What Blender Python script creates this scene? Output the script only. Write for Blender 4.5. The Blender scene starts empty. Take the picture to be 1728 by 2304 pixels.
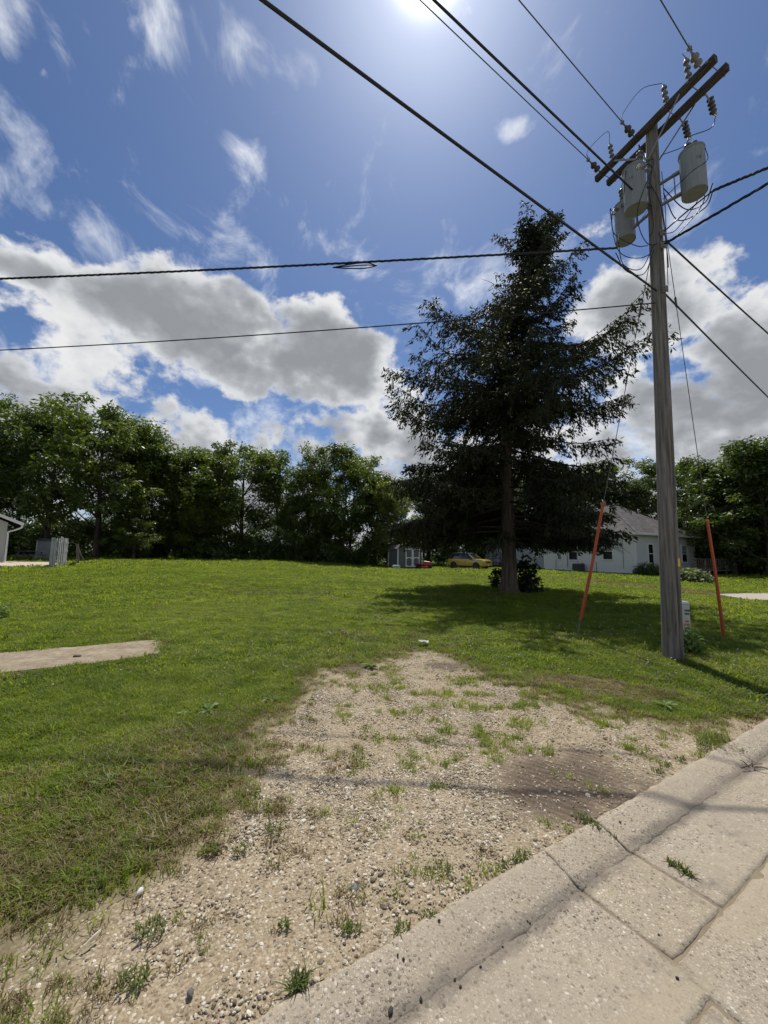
import bpy, math, random
import numpy as np
from mathutils import Matrix, Vector
rad = math.radians
SC = bpy.context.scene
COL = SC.collection
# ------------------------------------------------------------------ camera
W, H, F = 1728.0, 2304.0, 864.0            # photograph size and focal length in its pixels
PITCH, ROLL, EYE = rad(6.2), rad(0.8), 1.65
_r0 = np.array([1., 0, 0]); _u0 = np.array([0, -math.sin(PITCH), math.cos(PITCH)])
CF = np.array([0, math.cos(PITCH), math.sin(PITCH)])
CR = _r0*math.cos(ROLL) + _u0*math.sin(ROLL); CU = _u0*math.cos(ROLL) - _r0*math.sin(ROLL)
CAM = np.array([0, 0, EYE])
cam = bpy.data.cameras.new('camera'); camo = bpy.data.objects.new('camera', cam); COL.objects.link(camo)
cam.sensor_fit = 'HORIZONTAL'; cam.sensor_width = 36.0; cam.lens = 36.0*F/W
cam.clip_start = 0.05; cam.clip_end = 5000
M = Matrix([[CR[i], CU[i], -CF[i], CAM[i]] for i in range(3)] + [[0, 0, 0, 1]])
camo.matrix_world = M
SC.camera = camo
SC.render.resolution_x, SC.render.resolution_y = 768, 1024
vs = SC.view_settings
vs.view_transform = 'Standard'; vs.look = 'None'; vs.exposure = 0.0; vs.gamma = 1.0; vs.use_curve_mapping = False
SC.cycles.max_bounces = 5; SC.cycles.transparent_max_bounces = 12
SC.cycles.use_denoising = True; SC.cycles.use_adaptive_sampling = True; SC.cycles.adaptive_threshold = .02
SC.cycles.diffuse_bounces = 3; SC.cycles.glossy_bounces = 2; SC.cycles.transmission_bounces = 3

def ray(x, y): return CF + CR*(x - W/2)/F - CU*(y - H/2)/F
def at_z(x, y, z):
    d = ray(x, y); return CAM + d*((z - EYE)/d[2])
def at_y(x, y, Y):
    d = ray(x, y); return CAM + d*(Y/d[1])
def S(a, b, x):
    t = np.clip((np.asarray(x, float) - a)/(b - a), 0, 1); return t*t*(3 - 2*t)
def hgt(x, y):                                   # the lot rises gently to the back and to the left
    return 0.20*S(12, 34, y) + 0.53*S(2, -14, x)*S(10, 26, y)
def gp(x, y):                                    # where a pixel's ray meets the ground
    z = 0.0
    for _ in range(30):
        p = at_z(x, y, z); z = 0.5*z + 0.5*float(hgt(p[0], p[1]))
    return np.array([p[0], p[1], float(hgt(p[0], p[1]))])

# ------------------------------------------------------------------ node helper
class X:
    """a node socket with arithmetic"""
    t = None
    def __init__(s, so): s.s = so
    @staticmethod
    def m(op, *a):
        n = X.t.nodes.new('ShaderNodeMath'); n.operation = op
        for i, v in enumerate(a):
            if isinstance(v, X): X.t.links.new(v.s, n.inputs[i])
            else: n.inputs[i].default_value = v
        return X(n.outputs[0])
    def __add__(s, o): return X.m('ADD', s, o)
    __radd__ = __add__
    def __sub__(s, o): return X.m('SUBTRACT', s, o)
    def __rsub__(s, o): return X.m('SUBTRACT', o, s)
    def __mul__(s, o): return X.m('MULTIPLY', s, o)
    __rmul__ = __mul__
    def __truediv__(s, o): return X.m('DIVIDE', s, o)
    def __pow__(s, o): return X.m('POWER', s, o)
    def sm(s, a, b):                              # smoothstep
        n = X.t.nodes.new('ShaderNodeMapRange'); n.interpolation_type = 'SMOOTHSTEP'
        X.t.links.new(s.s, n.inputs[0]); n.inputs[1].default_value = a; n.inputs[2].default_value = b
        return X(n.outputs[0])
    def clamp(s): return X.m('MINIMUM', X.m('MAXIMUM', s, 0.0), 1.0)
def link(a, b): X.t.links.new(a.s if isinstance(a, X) else a, b)
def node(kind, **kw):
    n = X.t.nodes.new(kind)
    for k, v in kw.items(): setattr(n, k, v)
    return n
def noise(vec, scale, detail=4, rough=.5, dist=0.0, out=0):
    n = node('ShaderNodeTexNoise'); link(vec, n.inputs['Vector'])
    n.inputs['Scale'].default_value = scale; n.inputs['Detail'].default_value = detail
    n.inputs['Roughness'].default_value = rough; n.inputs['Distortion'].default_value = dist
    return X(n.outputs[out])
def voro(vec, scale, feature='F1', out=0, rnd=1.0):
    n = node('ShaderNodeTexVoronoi'); n.feature = feature; link(vec, n.inputs['Vector'])
    n.inputs['Scale'].default_value = scale; n.inputs['Randomness'].default_value = rnd
    return X(n.outputs[out])
def vmath(op, *a):
    n = node('ShaderNodeVectorMath'); n.operation = op
    for i, v in enumerate(a):
        if isinstance(v, X): link(v, n.inputs[i])
        elif isinstance(v, (int, float)): n.inputs['Scale'].default_value = v
        else: n.inputs[i].default_value = v
    return X(n.outputs['Value'] if op in ('DOT_PRODUCT', 'LENGTH', 'DISTANCE') else n.outputs[0])
def comb(x, y, z):
    n = node('ShaderNodeCombineXYZ')
    for i, v in enumerate((x, y, z)):
        if isinstance(v, X): link(v, n.inputs[i])
        else: n.inputs[i].default_value = v
    return X(n.outputs[0])
def sep(v):
    n = node('ShaderNodeSeparateXYZ'); link(v, n.inputs[0]); return [X(o) for o in n.outputs]
def mix(f, a, b, blend='MIX'):
    n = node('ShaderNodeMix'); n.data_type = 'RGBA'; n.blend_type = blend
    for i, v in ((0, f), (6, a), (7, b)):
        if isinstance(v, X): link(v, n.inputs[i])
        elif i == 0: n.inputs[i].default_value = v
        else: n.inputs[i].default_value = (*v[:3], 1)
    return X(n.outputs[2])
def ramp(f, *stops):
    n = node('ShaderNodeValToRGB'); link(f, n.inputs[0]); e = n.color_ramp.elements
    while len(e) < len(stops): e.new(0.5)
    for i, (p, c) in enumerate(stops): e[i].position = p; e[i].color = (*c, 1)
    return X(n.outputs[0])

# ------------------------------------------------------------------ world and sun
SUN_AZ, SUN_EL = rad(6.5), rad(62.0)             # azimuth from +Y towards +X
w = bpy.data.worlds.new('World'); SC.world = w; w.use_nodes = True
X.t = w.node_tree
for n in list(X.t.nodes): X.t.nodes.remove(n)
SKY_STR = 0.08
sky = node('ShaderNodeTexSky', sky_type='NISHITA', sun_disc=False)
sky.sun_elevation = SUN_EL; sky.sun_rotation = SUN_AZ
sky.air_density = 1.0; sky.dust_density = 0.7; sky.ozone_density = 2.0; sky.altitude = 200
tc = node('ShaderNodeTexCoord'); dirv = X(tc.outputs['Generated'])
dx, dy, dz = sep(dirv)
az = X.m('ARCTAN2', dx, dy)*57.2958; el = X.m('ARCSINE', dz)*57.2958
def azel(px, py):
    d = ray(px, py); d = d/np.linalg.norm(d)
    return math.degrees(math.atan2(d[0], d[1])), math.degrees(math.asin(d[2]))
def blob(px, py, rx, ry, wgt):
    a, e = azel(px, py); a1, _ = azel(px + rx, py); _, e1 = azel(px, py - ry)
    u = X.m('MULTIPLY_ADD', az, 1/(a1 - a), -a/(a1 - a)); v = X.m('MULTIPLY_ADD', el, 1/(e1 - e), -e/(e1 - e))
    return X.m('MAXIMUM', X.m('MULTIPLY_ADD', u*u + v*v, -wgt, wgt), 0.0)
def cover(lst):
    q = None
    for c in lst:
        b = blob(*c); q = b if q is None else X.m('MAXIMUM', q, b)
    return q
stretch = vmath('MULTIPLY', dirv, (1, 1, 1.3))
nb = noise(stretch, 3.4, 4, .55, 0.1); ns = noise(stretch, 10.5, 5, .60)
nu = noise(vmath('ADD', stretch, (.0, -.02, .075)), 6.0, 3, .55)
CUM = [(500, 775, 430, 190, .42), (740, 805, 230, 170, .42), (40, 600, 190, 75, .31), (190, 775, 310, 150, .30), (850, 960, 420, 90, .20),
       (1450, 690, 320, 150, .36), (1720, 800, 300, 190, .42), (1500, 930, 420, 130, .30), (440, 662, 150, 75, .32)]
cov = cover(CUM)
# fair weather clouds all round, thick towards the horizon, with scattered cumulus where the photograph does not look
low = el.sm(33, 14)*.275
round_ = (1.0 - az.sm(58, 52)*X.m('MULTIPLY', az, -1.0).sm(58, 52)*dy.sm(-.1, .1))*el.sm(55, 25)*.24
cov = X.m('MAXIMUM', X.m('MAXIMUM', cov, low), round_)
dn = (nb - .5)*.70 + (ns - .5)*.62
d0 = dn + cov - .175
alpha = d0.sm(-.015, .095)
du = (nb - .5)*.5 + (nu - .5)*.9 + cov - .12
thick = (d0*.55 + du*.62).sm(.03, .32)
mott = noise(stretch, 15, 3, .6)
thick = (thick + (mott - .5)*.50 + el.sm(26, 12)*.16).clamp()
ccol = ramp(thick, (0.0, (1.0, 1.0, 1.0)), (.3, (.82, .84, .87)), (.65, (.52, .54, .57)), (1.0, (.36, .375, .405)))
# cirrus wisps and a thin veil
wv = vmath('ADD', vmath('MULTIPLY', dirv, (2.2, 1.0, 2.6)), vmath('SCALE', noise(dirv, 2.6, 2, .5, out=1), .9))
wis = noise(wv, 4.2, 5, .62)
wcov = cover([(420, 50, 240, 170, .22), (510, 110, 90, 140, .19), (675, 150, 90, 90, .17), (560, 365, 90, 80, .20), (-10, 20, 110, 140, .24), (300, 520, 620, 200, .20), (700, 480, 260, 200, .15),
          (1280, 110, 200, 190, .17), (1160, 290, 60, 40, .20), (1000, 640, 420, 170, .20), (1540, 480, 90, 70, .2)])
wcov = X.m('MAXIMUM', X.m('MAXIMUM', wcov, el.sm(42, 20)*.16), (round_*.25))
walpha = (wis - .5 + wcov - .125).sm(-.02, .34)*.85
sund = (math.sin(SUN_AZ)*math.cos(SUN_EL), math.cos(SUN_AZ)*math.cos(SUN_EL), math.sin(SUN_EL))
K = 1.0/SKY_STR
base = mix(1.0, X(sky.outputs[0]), (.73, .88, 1.10), 'MULTIPLY')
c1 = mix(walpha, base, (.90*K, .93*K, .98*K))
sc_c = vmath('SCALE', ccol, .84*K)
cs = X.m('MAXIMUM', vmath('DOT_PRODUCT', dirv, sund), 0.0)
glow = (cs**1400.0)*6.0*K + (cs**110.0)*.28*K        # the bright air round the sun
c2 = mix(1.0, mix(alpha, c1, sc_c), comb(glow, glow, glow), 'ADD')
bg = node('ShaderNodeBackground'); link(c2, bg.inputs[0]); bg.inputs[1].default_value = SKY_STR
wo = node('ShaderNodeOutputWorld'); X.t.links.new(bg.outputs[0], wo.inputs[0])
w.cycles.sampling_method = 'MANUAL'; w.cycles.sample_map_resolution = 512
sl = bpy.data.lights.new('sun', 'SUN'); sl.energy = 4.2; sl.angle = rad(0.53); sl.color = (1.0, .95, .86)
so = bpy.data.objects.new('sun', sl); COL.objects.link(so); so.location = (10, 30, 60)
so.rotation_euler = Vector(sund).to_track_quat('Z', 'Y').to_euler()

# ------------------------------------------------------------------ materials
MATS = {}
def material(name, fn):
    if name in MATS: return MATS[name]
    m = bpy.data.materials.new(name); m.use_nodes = True; X.t = m.node_tree
    for n in list(X.t.nodes): X.t.nodes.remove(n)
    o = node('ShaderNodeOutputMaterial'); sh = fn(m)
    X.t.links.new(sh, o.inputs[0]); MATS[name] = m; return m
def bsdf(col, rough=.7, metal=0.0, bump=None, bstr=.3, bdist=.01, spec=.5, coat=0.0):
    p = node('ShaderNodeBsdfPrincipled')
    for k, v in (('Base Color', col), ('Roughness', rough), ('Metallic', metal), ('Specular IOR Level', spec), ('Coat Weight', coat)):
        if isinstance(v, X): link(v, p.inputs[k])
        else: p.inputs[k].default_value = (*v, 1) if isinstance(v, tuple) else v
    if bump is not None:
        b = node('ShaderNodeBump'); link(bump, b.inputs['Height']); b.inputs['Strength'].default_value = bstr; b.inputs['Distance'].default_value = bdist
        X.t.links.new(b.outputs[0], p.inputs['Normal'])
    return p.outputs[0]
def opos(): return X(node('ShaderNodeTexCoord').outputs['Object'])
def wpos(): return X(node('ShaderNodeNewGeometry').outputs['Position'])
def attr(name, kind='GEOMETRY'):
    n = node('ShaderNodeAttribute', attribute_name=name, attribute_type=kind); return X(n.outputs['Fac'])
def island(): return X(node('ShaderNodeNewGeometry').outputs['Random Per Island'])
def plain(name, col, rough=.6, metal=0.0, var=.12, scale=6.0, coat=0.0, bump=0.0):
    def f(m):
        n = noise(opos(), scale, 5, .6); n2 = noise(opos(), scale*9, 3, .6)
        k = (n*.7 + n2*.3 - .5)*2.0*var + 1.0
        c = vmath('SCALE', X(_rgb(col)), 1.0); nd = c.s.node; link(k, nd.inputs['Scale'])
        return bsdf(c, rough, metal, n2 if bump else None, bump, .004, coat=coat)
    return material(name, f)
def _rgb(col):
    n = node('ShaderNodeRGB'); n.outputs[0].default_value = (*col, 1); return n.outputs[0]
def wood(name, c1, c2, axis=2, scale=1.0, rough=.85):
    def f(m):
        s = [14., 14., 14.]; s[axis] = .7
        v = vmath('MULTIPLY', opos(), tuple(q*scale for q in s))
        g = noise(v, 2.0, 8, .65, .4); crack = noise(vmath('MULTIPLY', v, (1.6, 1.6, 1.6)), 3.0, 4, .5)
        blotch = noise(opos(), 1.3, 4, .6)
        c = mix(g.sm(.3, .7), c1, c2); c = mix(crack.sm(.66, .74)*.8, c, tuple(q*.25 for q in c1)); c = mix(blotch.sm(.45, .75)*.4, c, tuple(q*.6 for q in c2))
        return bsdf(c, rough, 0, g - crack.sm(.64, .74)*1.2, .5, .012, spec=.2)
    return material(name, f)
def leafmat(name, cols, trans=.35, rough=.55, spec=.35, brown=None):
    """cols: dark, mid, light leaf colours; each leaf takes its own"""
    def f(m):
        r = island(); big = noise(wpos(), .55, 3, .5)
        c = ramp((r*.62 + (big - .5)*.9 + .19).clamp(), (0.0, cols[0]), (.5, cols[1]), (1.0, cols[2]))
        p = bsdf(c, rough, 0, spec=spec)
        t = node('ShaderNodeBsdfTranslucent'); c2 = mix(1.0, c, (1.25, 1.3, .55), 'MULTIPLY'); link(c2, t.inputs[0])
        ms = node('ShaderNodeMixShader'); ms.inputs[0].default_value = trans
        X.t.links.new(p, ms.inputs[1]); X.t.links.new(t.outputs[0], ms.inputs[2]); return ms.outputs[0]
    return material(name, f)

# ------------------------------------------------------------------ mesh helpers
class MB:
    """collects simple shapes; build() links them as one mesh object"""
    def __init__(s): s.v = []; s.f = []; s.n = 0
    def add(s, v, f):
        v = np.asarray(v, float).reshape(-1, 3); s.v.append(v); s.f += [tuple(int(i) + s.n for i in q) for q in f]; s.n += len(v); return s
    def box(s, c, d, rot=None, taper=None):
        x, y, z = (q/2 for q in d)
        v = np.array([[-x, -y, -z], [x, -y, -z], [x, y, -z], [-x, y, -z], [-x, -y, z], [x, -y, z], [x, y, z], [-x, y, z]])
        if taper is not None: v[4:, :2] *= taper
        if rot is not None: v = v @ np.array(rot).T
        return s.add(v + np.asarray(c, float), [(3, 2, 1, 0), (4, 5, 6, 7), (0, 1, 5, 4), (1, 2, 6, 5), (2, 3, 7, 6), (3, 0, 4, 7)])
    def beam(s, a, b, wd, ht, up=(0, 0, 1)):
        a = np.asarray(a, float); b = np.asarray(b, float); d = b - a; L = np.linalg.norm(d); d = d/L
        x = np.cross(d, np.asarray(up, float)); x = x/np.linalg.norm(x); z = np.cross(x, d)
        return s.box((a + b)/2, (wd, L, ht), np.stack([x, d, z], 1))
    def tube(s, pts, r, n=8, cap=True):
        pts = np.asarray(pts, float); k = len(pts); r = np.broadcast_to(np.asarray(r, float), (k,))
        t = np.gradient(pts, axis=0); t /= np.linalg.norm(t, axis=1)[:, None] + 1e-12
        up = np.array([0, 0, 1.]) if abs(t[0][2]) < .9 else np.array([1., 0, 0])
        x = np.cross(up, t[0]); x /= np.linalg.norm(x); vs_ = []
        an = np.arange(n)*2*math.pi/n
        for i in range(k):
            x = x - t[i]*(x @ t[i]); x /= np.linalg.norm(x) + 1e-12; y = np.cross(t[i], x)
            vs_.append(pts[i] + r[i]*(np.cos(an)[:, None]*x + np.sin(an)[:, None]*y))
        f = [(i*n + j, i*n + (j + 1) % n, (i + 1)*n + (j + 1) % n, (i + 1)*n + j) for i in range(k - 1) for j in range(n)]
        if cap: f += [tuple(range(n - 1, -1, -1)), tuple((k - 1)*n + j for j in range(n))]
        return s.add(np.concatenate(vs_), f)
    def lathe(s, prof, n=20, base=(0, 0, 0), axis=None, cap=True):
        """prof: (radius, height) pairs turned about z, or about axis"""
        prof = np.asarray(prof, float); an = np.arange(n)*2*math.pi/n; k = len(prof)
        v = np.concatenate([np.stack([r*np.cos(an), r*np.sin(an), np.full(n, z)], 1) for r, z in prof])
        if axis is not None:
            q = Vector((0, 0, 1)).rotation_difference(Vector(axis)).to_matrix(); v = v @ np.array(q).T
        f = [(i*n + j, i*n + (j + 1) % n, (i + 1)*n + (j + 1) % n, (i + 1)*n + j) for i in range(k - 1) for j in range(n)]
        if cap: f += [tuple(range(n - 1, -1, -1)), tuple((k - 1)*n + j for j in range(n))]
        return s.add(v + np.asarray(base, float), f)
    def prism(s, poly, z0, z1, frame=None):
        poly = np.asarray(poly, float); n = len(poly)
        v = np.concatenate([np.c_[poly, np.full(n, z0)], np.c_[poly, np.full(n, z1)]])
        if frame is not None: v = v @ np.array(frame[0]).T + np.asarray(frame[1])
        return s.add(v, [tuple(range(n - 1, -1, -1)), tuple(range(n, 2*n))] + [(j, (j + 1) % n, n + (j + 1) % n, n + j) for j in range(n)])
    def build(s, name, mat, parent=None, smooth=False, bevel=0, loc=None):
        v = np.concatenate(s.v)
        o_ = np.zeros(3)
        if parent is not None:
            q = parent
            while q is not None: o_ = o_ + np.array(q.location); q = q.parent
        elif loc is not None: o_ = np.asarray(loc, float)
        me = bpy.data.meshes.new(name); me.from_pydata((v - o_).tolist(), [], s.f); me.update()
        if mat is not None: me.materials.append(mat)
        if smooth: me.shade_smooth(); me.set_sharp_from_angle(angle=rad(40))
        o = bpy.data.objects.new(name, me); COL.objects.link(o)
        if parent is not None: o.parent = parent
        elif loc is not None: o.location = loc
        if bevel:
            b = o.modifiers.new('bevel', 'BEVEL'); b.width = bevel; b.segments = 2; b.limit_method = 'ANGLE'; b.angle_limit = rad(40)
        return o
def tag(o, label=None, cat=None, group=None, kind=None):
    for k, v in (('label', label), ('category', cat), ('group', group), ('kind', kind)):
        if v: o[k] = v
    return o
def thing(name, label, cat, loc, group=None):
    o = bpy.data.objects.new(name, None); COL.objects.link(o); o.location = [float(q) for q in loc]; o.empty_display_size = .1
    return tag(o, label, cat, group)
def copy_tree(o, parent=None):
    c = o.copy(); COL.objects.link(c); c.parent = parent
    for ch in list(o.children): copy_tree(ch, c)
    return c
def fast_mesh(name, v, f, mat, parent=None, kind=None, smooth=False):
    """big mesh of quads (or tris) from arrays"""
    me = bpy.data.meshes.new(name); k = f.shape[1]
    me.vertices.add(len(v)); me.vertices.foreach_set('co', np.ascontiguousarray(v, np.float32).ravel())
    me.loops.add(f.size); me.loops.foreach_set('vertex_index', np.ascontiguousarray(f, np.int32).ravel())
    me.polygons.add(len(f)); me.polygons.foreach_set('loop_start', np.arange(0, f.size, k, dtype=np.int32))
    if smooth: me.polygons.foreach_set('use_smooth', np.ones(len(f), bool))
    me.update(calc_edges=True)
    if mat: me.materials.append(mat)
    o = bpy.data.objects.new(name, me); COL.objects.link(o)
    if parent is not None: o.parent = parent
    if kind: o['kind'] = kind
    return o
def vnoise(x, y, seed=0, oct=4):
    """smooth value noise on arrays, about -1..1"""
    x = np.asarray(x, float); y = np.asarray(y, float); out = 0*x; a = 1.0; tot = 0
    for k in range(oct):
        xi = np.floor(x).astype(np.int64); yi = np.floor(y).astype(np.int64); fx = x - xi; fy = y - yi
        fx = fx*fx*(3 - 2*fx); fy = fy*fy*(3 - 2*fy)
        def hsh(i, j):
            q = (i*374761393 + j*668265263 + (seed + k)*974634777) & 0xffffffff
            q = ((q ^ (q >> 13))*1274126177) & 0xffffffff; return ((q ^ (q >> 16)) & 0xffff)/32767.5 - 1
        v = (hsh(xi, yi)*(1 - fx) + hsh(xi + 1, yi)*fx)*(1 - fy) + (hsh(xi, yi + 1)*(1 - fx) + hsh(xi + 1, yi + 1)*fx)*fy
        out = out + a*v; tot += a; a *= .5; x = x*2.03 + 7.1; y = y*2.03 + 3.7
    return out/tot*1.6
def scatter(name, pts, rot, scl, idx, meshes, kind='stuff'):
    """one object that stands a small mesh on every point"""
    me = bpy.data.meshes.new(name); me.vertices.add(len(pts)); me.vertices.foreach_set('co', np.asarray(pts, np.float32).ravel())
    for nm, ty, dat, key in (('rot', 'FLOAT_VECTOR', rot, 'vector'), ('scl', 'FLOAT', scl, 'value'), ('idx', 'INT', idx, 'value')):
        a = me.attributes.new(nm, ty, 'POINT'); a.data.foreach_set(key, np.asarray(dat, np.int32 if ty == 'INT' else np.float32).ravel())
    o = bpy.data.objects.new(name, me); COL.objects.link(o); o['kind'] = kind
    c = bpy.data.collections.new(name + '_kinds')
    for i, m_ in enumerate(meshes):
        q = bpy.data.objects.new('%s_kind_%02d' % (name, i), m_); c.objects.link(q)
    t = bpy.data.node_groups.new(name + '_scatter', 'GeometryNodeTree')
    t.interface.new_socket('Geometry', in_out='INPUT', socket_type='NodeSocketGeometry'); t.interface.new_socket('Geometry', in_out='OUTPUT', socket_type='NodeSocketGeometry')
    gi = t.nodes.new('NodeGroupInput'); go = t.nodes.new('NodeGroupOutput'); ip = t.nodes.new('GeometryNodeInstanceOnPoints')
    ci = t.nodes.new('GeometryNodeCollectionInfo'); ci.inputs[0].default_value = c; ci.inputs['Separate Children'].default_value = True; ci.inputs['Reset Children'].default_value = True
    def na(nm, ty):
        n = t.nodes.new('GeometryNodeInputNamedAttribute'); n.data_type = ty; n.inputs[0].default_value = nm; return n.outputs[0]
    t.links.new(gi.outputs[0], ip.inputs['Points']); t.links.new(ci.outputs[0], ip.inputs['Instance']); ip.inputs['Pick Instance'].default_value = True
    t.links.new(na('idx', 'INT'), ip.inputs['Instance Index']); t.links.new(na('scl', 'FLOAT'), ip.inputs['Scale'])
    er = t.nodes.new('FunctionNodeEulerToRotation'); t.links.new(na('rot', 'FLOAT_VECTOR'), er.inputs[0]); t.links.new(er.outputs[0], ip.inputs['Rotation'])
    t.links.new(ip.outputs[0], go.inputs[0])
    md = o.modifiers.new('scatter', 'NODES'); md.node_group = t
    return o

# ================================================================== the ground
SO = np.array([-.46, 1.54]); ES = np.array([.8602, .5100]); ET = np.array([.5100, -.8602])
def st(x, y):
    rx, ry = np.asarray(x) - SO[0], np.asarray(y) - SO[1]
    return rx*ES[0] + ry*ES[1], rx*ET[0] + ry*ET[1]
def xy(s, t): return SO[0] + s*ES[0] + t*ET[0], SO[1] + s*ES[1] + t*ET[1]
def sdist(x, y, poly):
    """signed distance to a polygon, negative inside"""
    x = np.asarray(x, float); y = np.asarray(y, float); d = np.full(x.shape, 1e9); ins = np.zeros(x.shape, bool)
    n = len(poly)
    for i in range(n):
        ax, ay = poly[i]; bx, by = poly[(i + 1) % n]; ex, ey = bx - ax, by - ay
        t = np.clip(((x - ax)*ex + (y - ay)*ey)/(ex*ex + ey*ey), 0, 1)
        d = np.minimum(d, np.hypot(x - ax - t*ex, y - ay - t*ey))
        c = ((ay > y) != (by > y)) & (x < (bx - ax)*(y - ay)/((by - ay) if by != ay else 1e-9) + ax); ins ^= c
    return np.where(ins, -d, d)
GRAVEL = [tuple(at_z(a, b, 0)[:2]) for a, b in [(1585, 1640), (1500, 1628), (1400, 1612), (1290, 1585), (1200, 1555), (1120, 1520), (1050, 1492), (1000, 1468), (930, 1462), (860, 1490), (800, 1500), (730, 1508), (690, 1540), (660, 1600), (630, 1660), (570, 1730), (500, 1810), (455, 1890), (390, 1950), (290, 2020), (190, 2070), (90, 2130), (-40, 2190)]] + [(-2.4, 1.5), (-2.6, .6), (-1.0, .2), (3.0, 2.0), (4.4, 4.2)]
def gravel_sd(x, y): return sdist(x, y, GRAVEL) + vnoise(np.asarray(x)*2.0, np.asarray(y)*2.0, 5, 5)*.22 + vnoise(np.asarray(x)*9, np.asarray(y)*9, 6, 3)*.10
def ell(x, y, px, py, rx, ry, ang=0.0):
    c = gp(px, py); u = np.asarray(x) - c[0]; v = np.asarray(y) - c[1]; ca, sa = math.cos(ang), math.sin(ang)
    return np.hypot((u*ca + v*sa)/rx, (-u*sa + v*ca)/ry)
def masks(x, y):
    sd = gravel_sd(x, y); n1 = vnoise(x*.9, y*.9, 21, 4); n2 = vnoise(x*4, y*4, 31, 4)
    g = S(.24, -.18, sd + n2*.10)
    mud = np.maximum.reduce([S(1.25, .45, ell(x, y, 1285, 1755, .74, .46, .5) + n2*.25), S(1.1, .5, ell(x, y, 790, 1505, .55, .3) + n2*.4)*.8,
                             S(1.1, .5, ell(x, y, 1000, 1497, .34, .26) + n2*.4)*.9, S(1.1, .4, ell(x, y, 780, 1450, .22, .5) + n2*.5)*.55, S(1.15, .4, ell(x, y, 935, 1440, .9, .25, .2) + n2*.7)*.5])
    dry = S(1.75, .35, sd + n1*.45 + n2*.2)*S(.3, -.4, x)*S(4.6, 3.4, y + n1*.4)*.70
    dry = np.maximum.reduce([dry, S(1.15, .5, ell(x, y, 1300, 1535, .85, .42, -.25) + n2*.3)*.95, S(.45, .1, np.abs(sd) + n2*.12)*.6*S(9, 6, y),
                             S(1.2, .3, ell(x, y, 620, 1335, 2.2, .9) + n1*.4)*.35, S(1.2, .5, ell(x, y, 1430, 1560, .7, .3) + n2*.3)*.7])
    # worn straw coloured track in front of the house
    trk = np.array([gp(a, b)[:2] for a, b in [(1120, 1292), (1300, 1304), (1440, 1318), (1600, 1336), (1740, 1345)]])
    dd = np.full(np.shape(x), 1e9)
    for a, b in zip(trk[:-1], trk[1:]):
        e = b - a; tt = np.clip(((x - a[0])*e[0] + (y - a[1])*e[1])/(e@e), 0, 1); dd = np.minimum(dd, np.hypot(x - a[0] - tt*e[0], y - a[1] - tt*e[1]))
    dry = np.maximum(dry, S(1.7, .4, dd + n1*.5)*.9)
    return g, np.clip(dry, 0, 1), np.clip(mud, 0, 1)
def axis_pts(lo, hi, fl, fh, step):
    a = list(np.arange(fl, fh, step)); d = step; v = a[-1]
    while v < hi: d *= 1.16; v += d; a.append(v)
    d = step; v = fl
    while v > lo: d *= 1.16; v -= d; a.insert(0, v)
    return np.array(a)
gx = axis_pts(-900, 900, -7, 11, .05); gy = axis_pts(-40, 1500, .4, 11, .05)
GX, GY = np.meshgrid(gx, gy, indexing='xy'); nx, ny = len(gx), len(gy)
gm, dm, mm = masks(GX, GY); ss, tt_ = st(GX, GY)
fade = S(40, 8, np.hypot(GX, GY))
GZ = hgt(GX, GY) + vnoise(GX*1.1, GY*1.1, 3, 4)*.015*fade*(1 - S(-.5, 0, tt_)*.7) + vnoise(GX*9, GY*9, 4, 2)*.004*gm - .012*gm
# shallow ruts pressed by tyres beside the kerb
#GZ += np.sin(ss*2*math.pi/.075 + vnoise(GX*3, GY*3, 8)*1.2)*.006*mm*gm
GZ = np.where(tt_ > .05, -.40, GZ)
GZ = np.where((tt_ > -.6) & (tt_ <= .05), np.minimum(GZ, .004 - .012*gm), GZ)
ii = np.arange(nx*ny).reshape(ny, nx)
gf = np.stack([ii[:-1, :-1], ii[:-1, 1:], ii[1:, 1:], ii[1:, :-1]], -1).reshape(-1, 4)
def ground_mat(m):
    p = wpos(); g = attr('gravel'); d = attr('dry'); mu = attr('mud')
    n1 = noise(p, .35, 5, .6); n2 = noise(p, 5, 6, .65); n3 = noise(p, 60, 4, .7)
    grass = ramp((n1*.5 + n2*.5).clamp(), (.25, (.040, .062, .014)), (.5, (.070, .098, .020)), (.75, (.105, .125, .032)))
    grass = mix((n3.sm(.45, .75))*.5, grass, (.045, .040, .020))
    straw = ramp(n3, (.3, (.10, .075, .042)), (.6, (.22, .17, .10)), (.8, (.30, .25, .15)))
    c = mix(d, grass, straw)
    vc = voro(p, 62, out=1); vd = voro(p, 62); vs2 = voro(p, 150, out=1); r, gg, b = sep(vc); r2, _, _ = sep(vs2)
    peb = ramp(r, (.0, (.16, .115, .075)), (.35, (.33, .25, .165)), (.7, (.47, .385, .27)), (.92, (.62, .55, .44)), (1.0, (.12, .11, .11)))
    sand = ramp((r2*.5 + n2*.5).clamp(), (.2, (.235, .185, .120)), (.8, (.43, .350, .235)))
    patch = noise(p, 1.6, 4, .6)
    gc = mix((patch.sm(.3, .6)*.6 + .35)*vd.sm(.55, .38), sand, peb)
    c = mix(g, c, gc)
    soil = ramp(n3, (.3, (.060, .044, .034)), (.7, (.13, .098, .075)))
    c = mix(mu*.85, c, soil)
    px_, py_, pz_ = sep(p); tread = X.m('SINE', px_*58.0 + py_*88.0 + (n2 - .5)*5.0)
    h = (1.0 - vd)*g*(1.0 - mu*.6) + n3*.6 + n2*.3 + tread*mu*g*.9
    return bsdf(c, .95, 0, h, .6, .008, spec=.12)
MAT_GROUND = material('ground', ground_mat)
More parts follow.
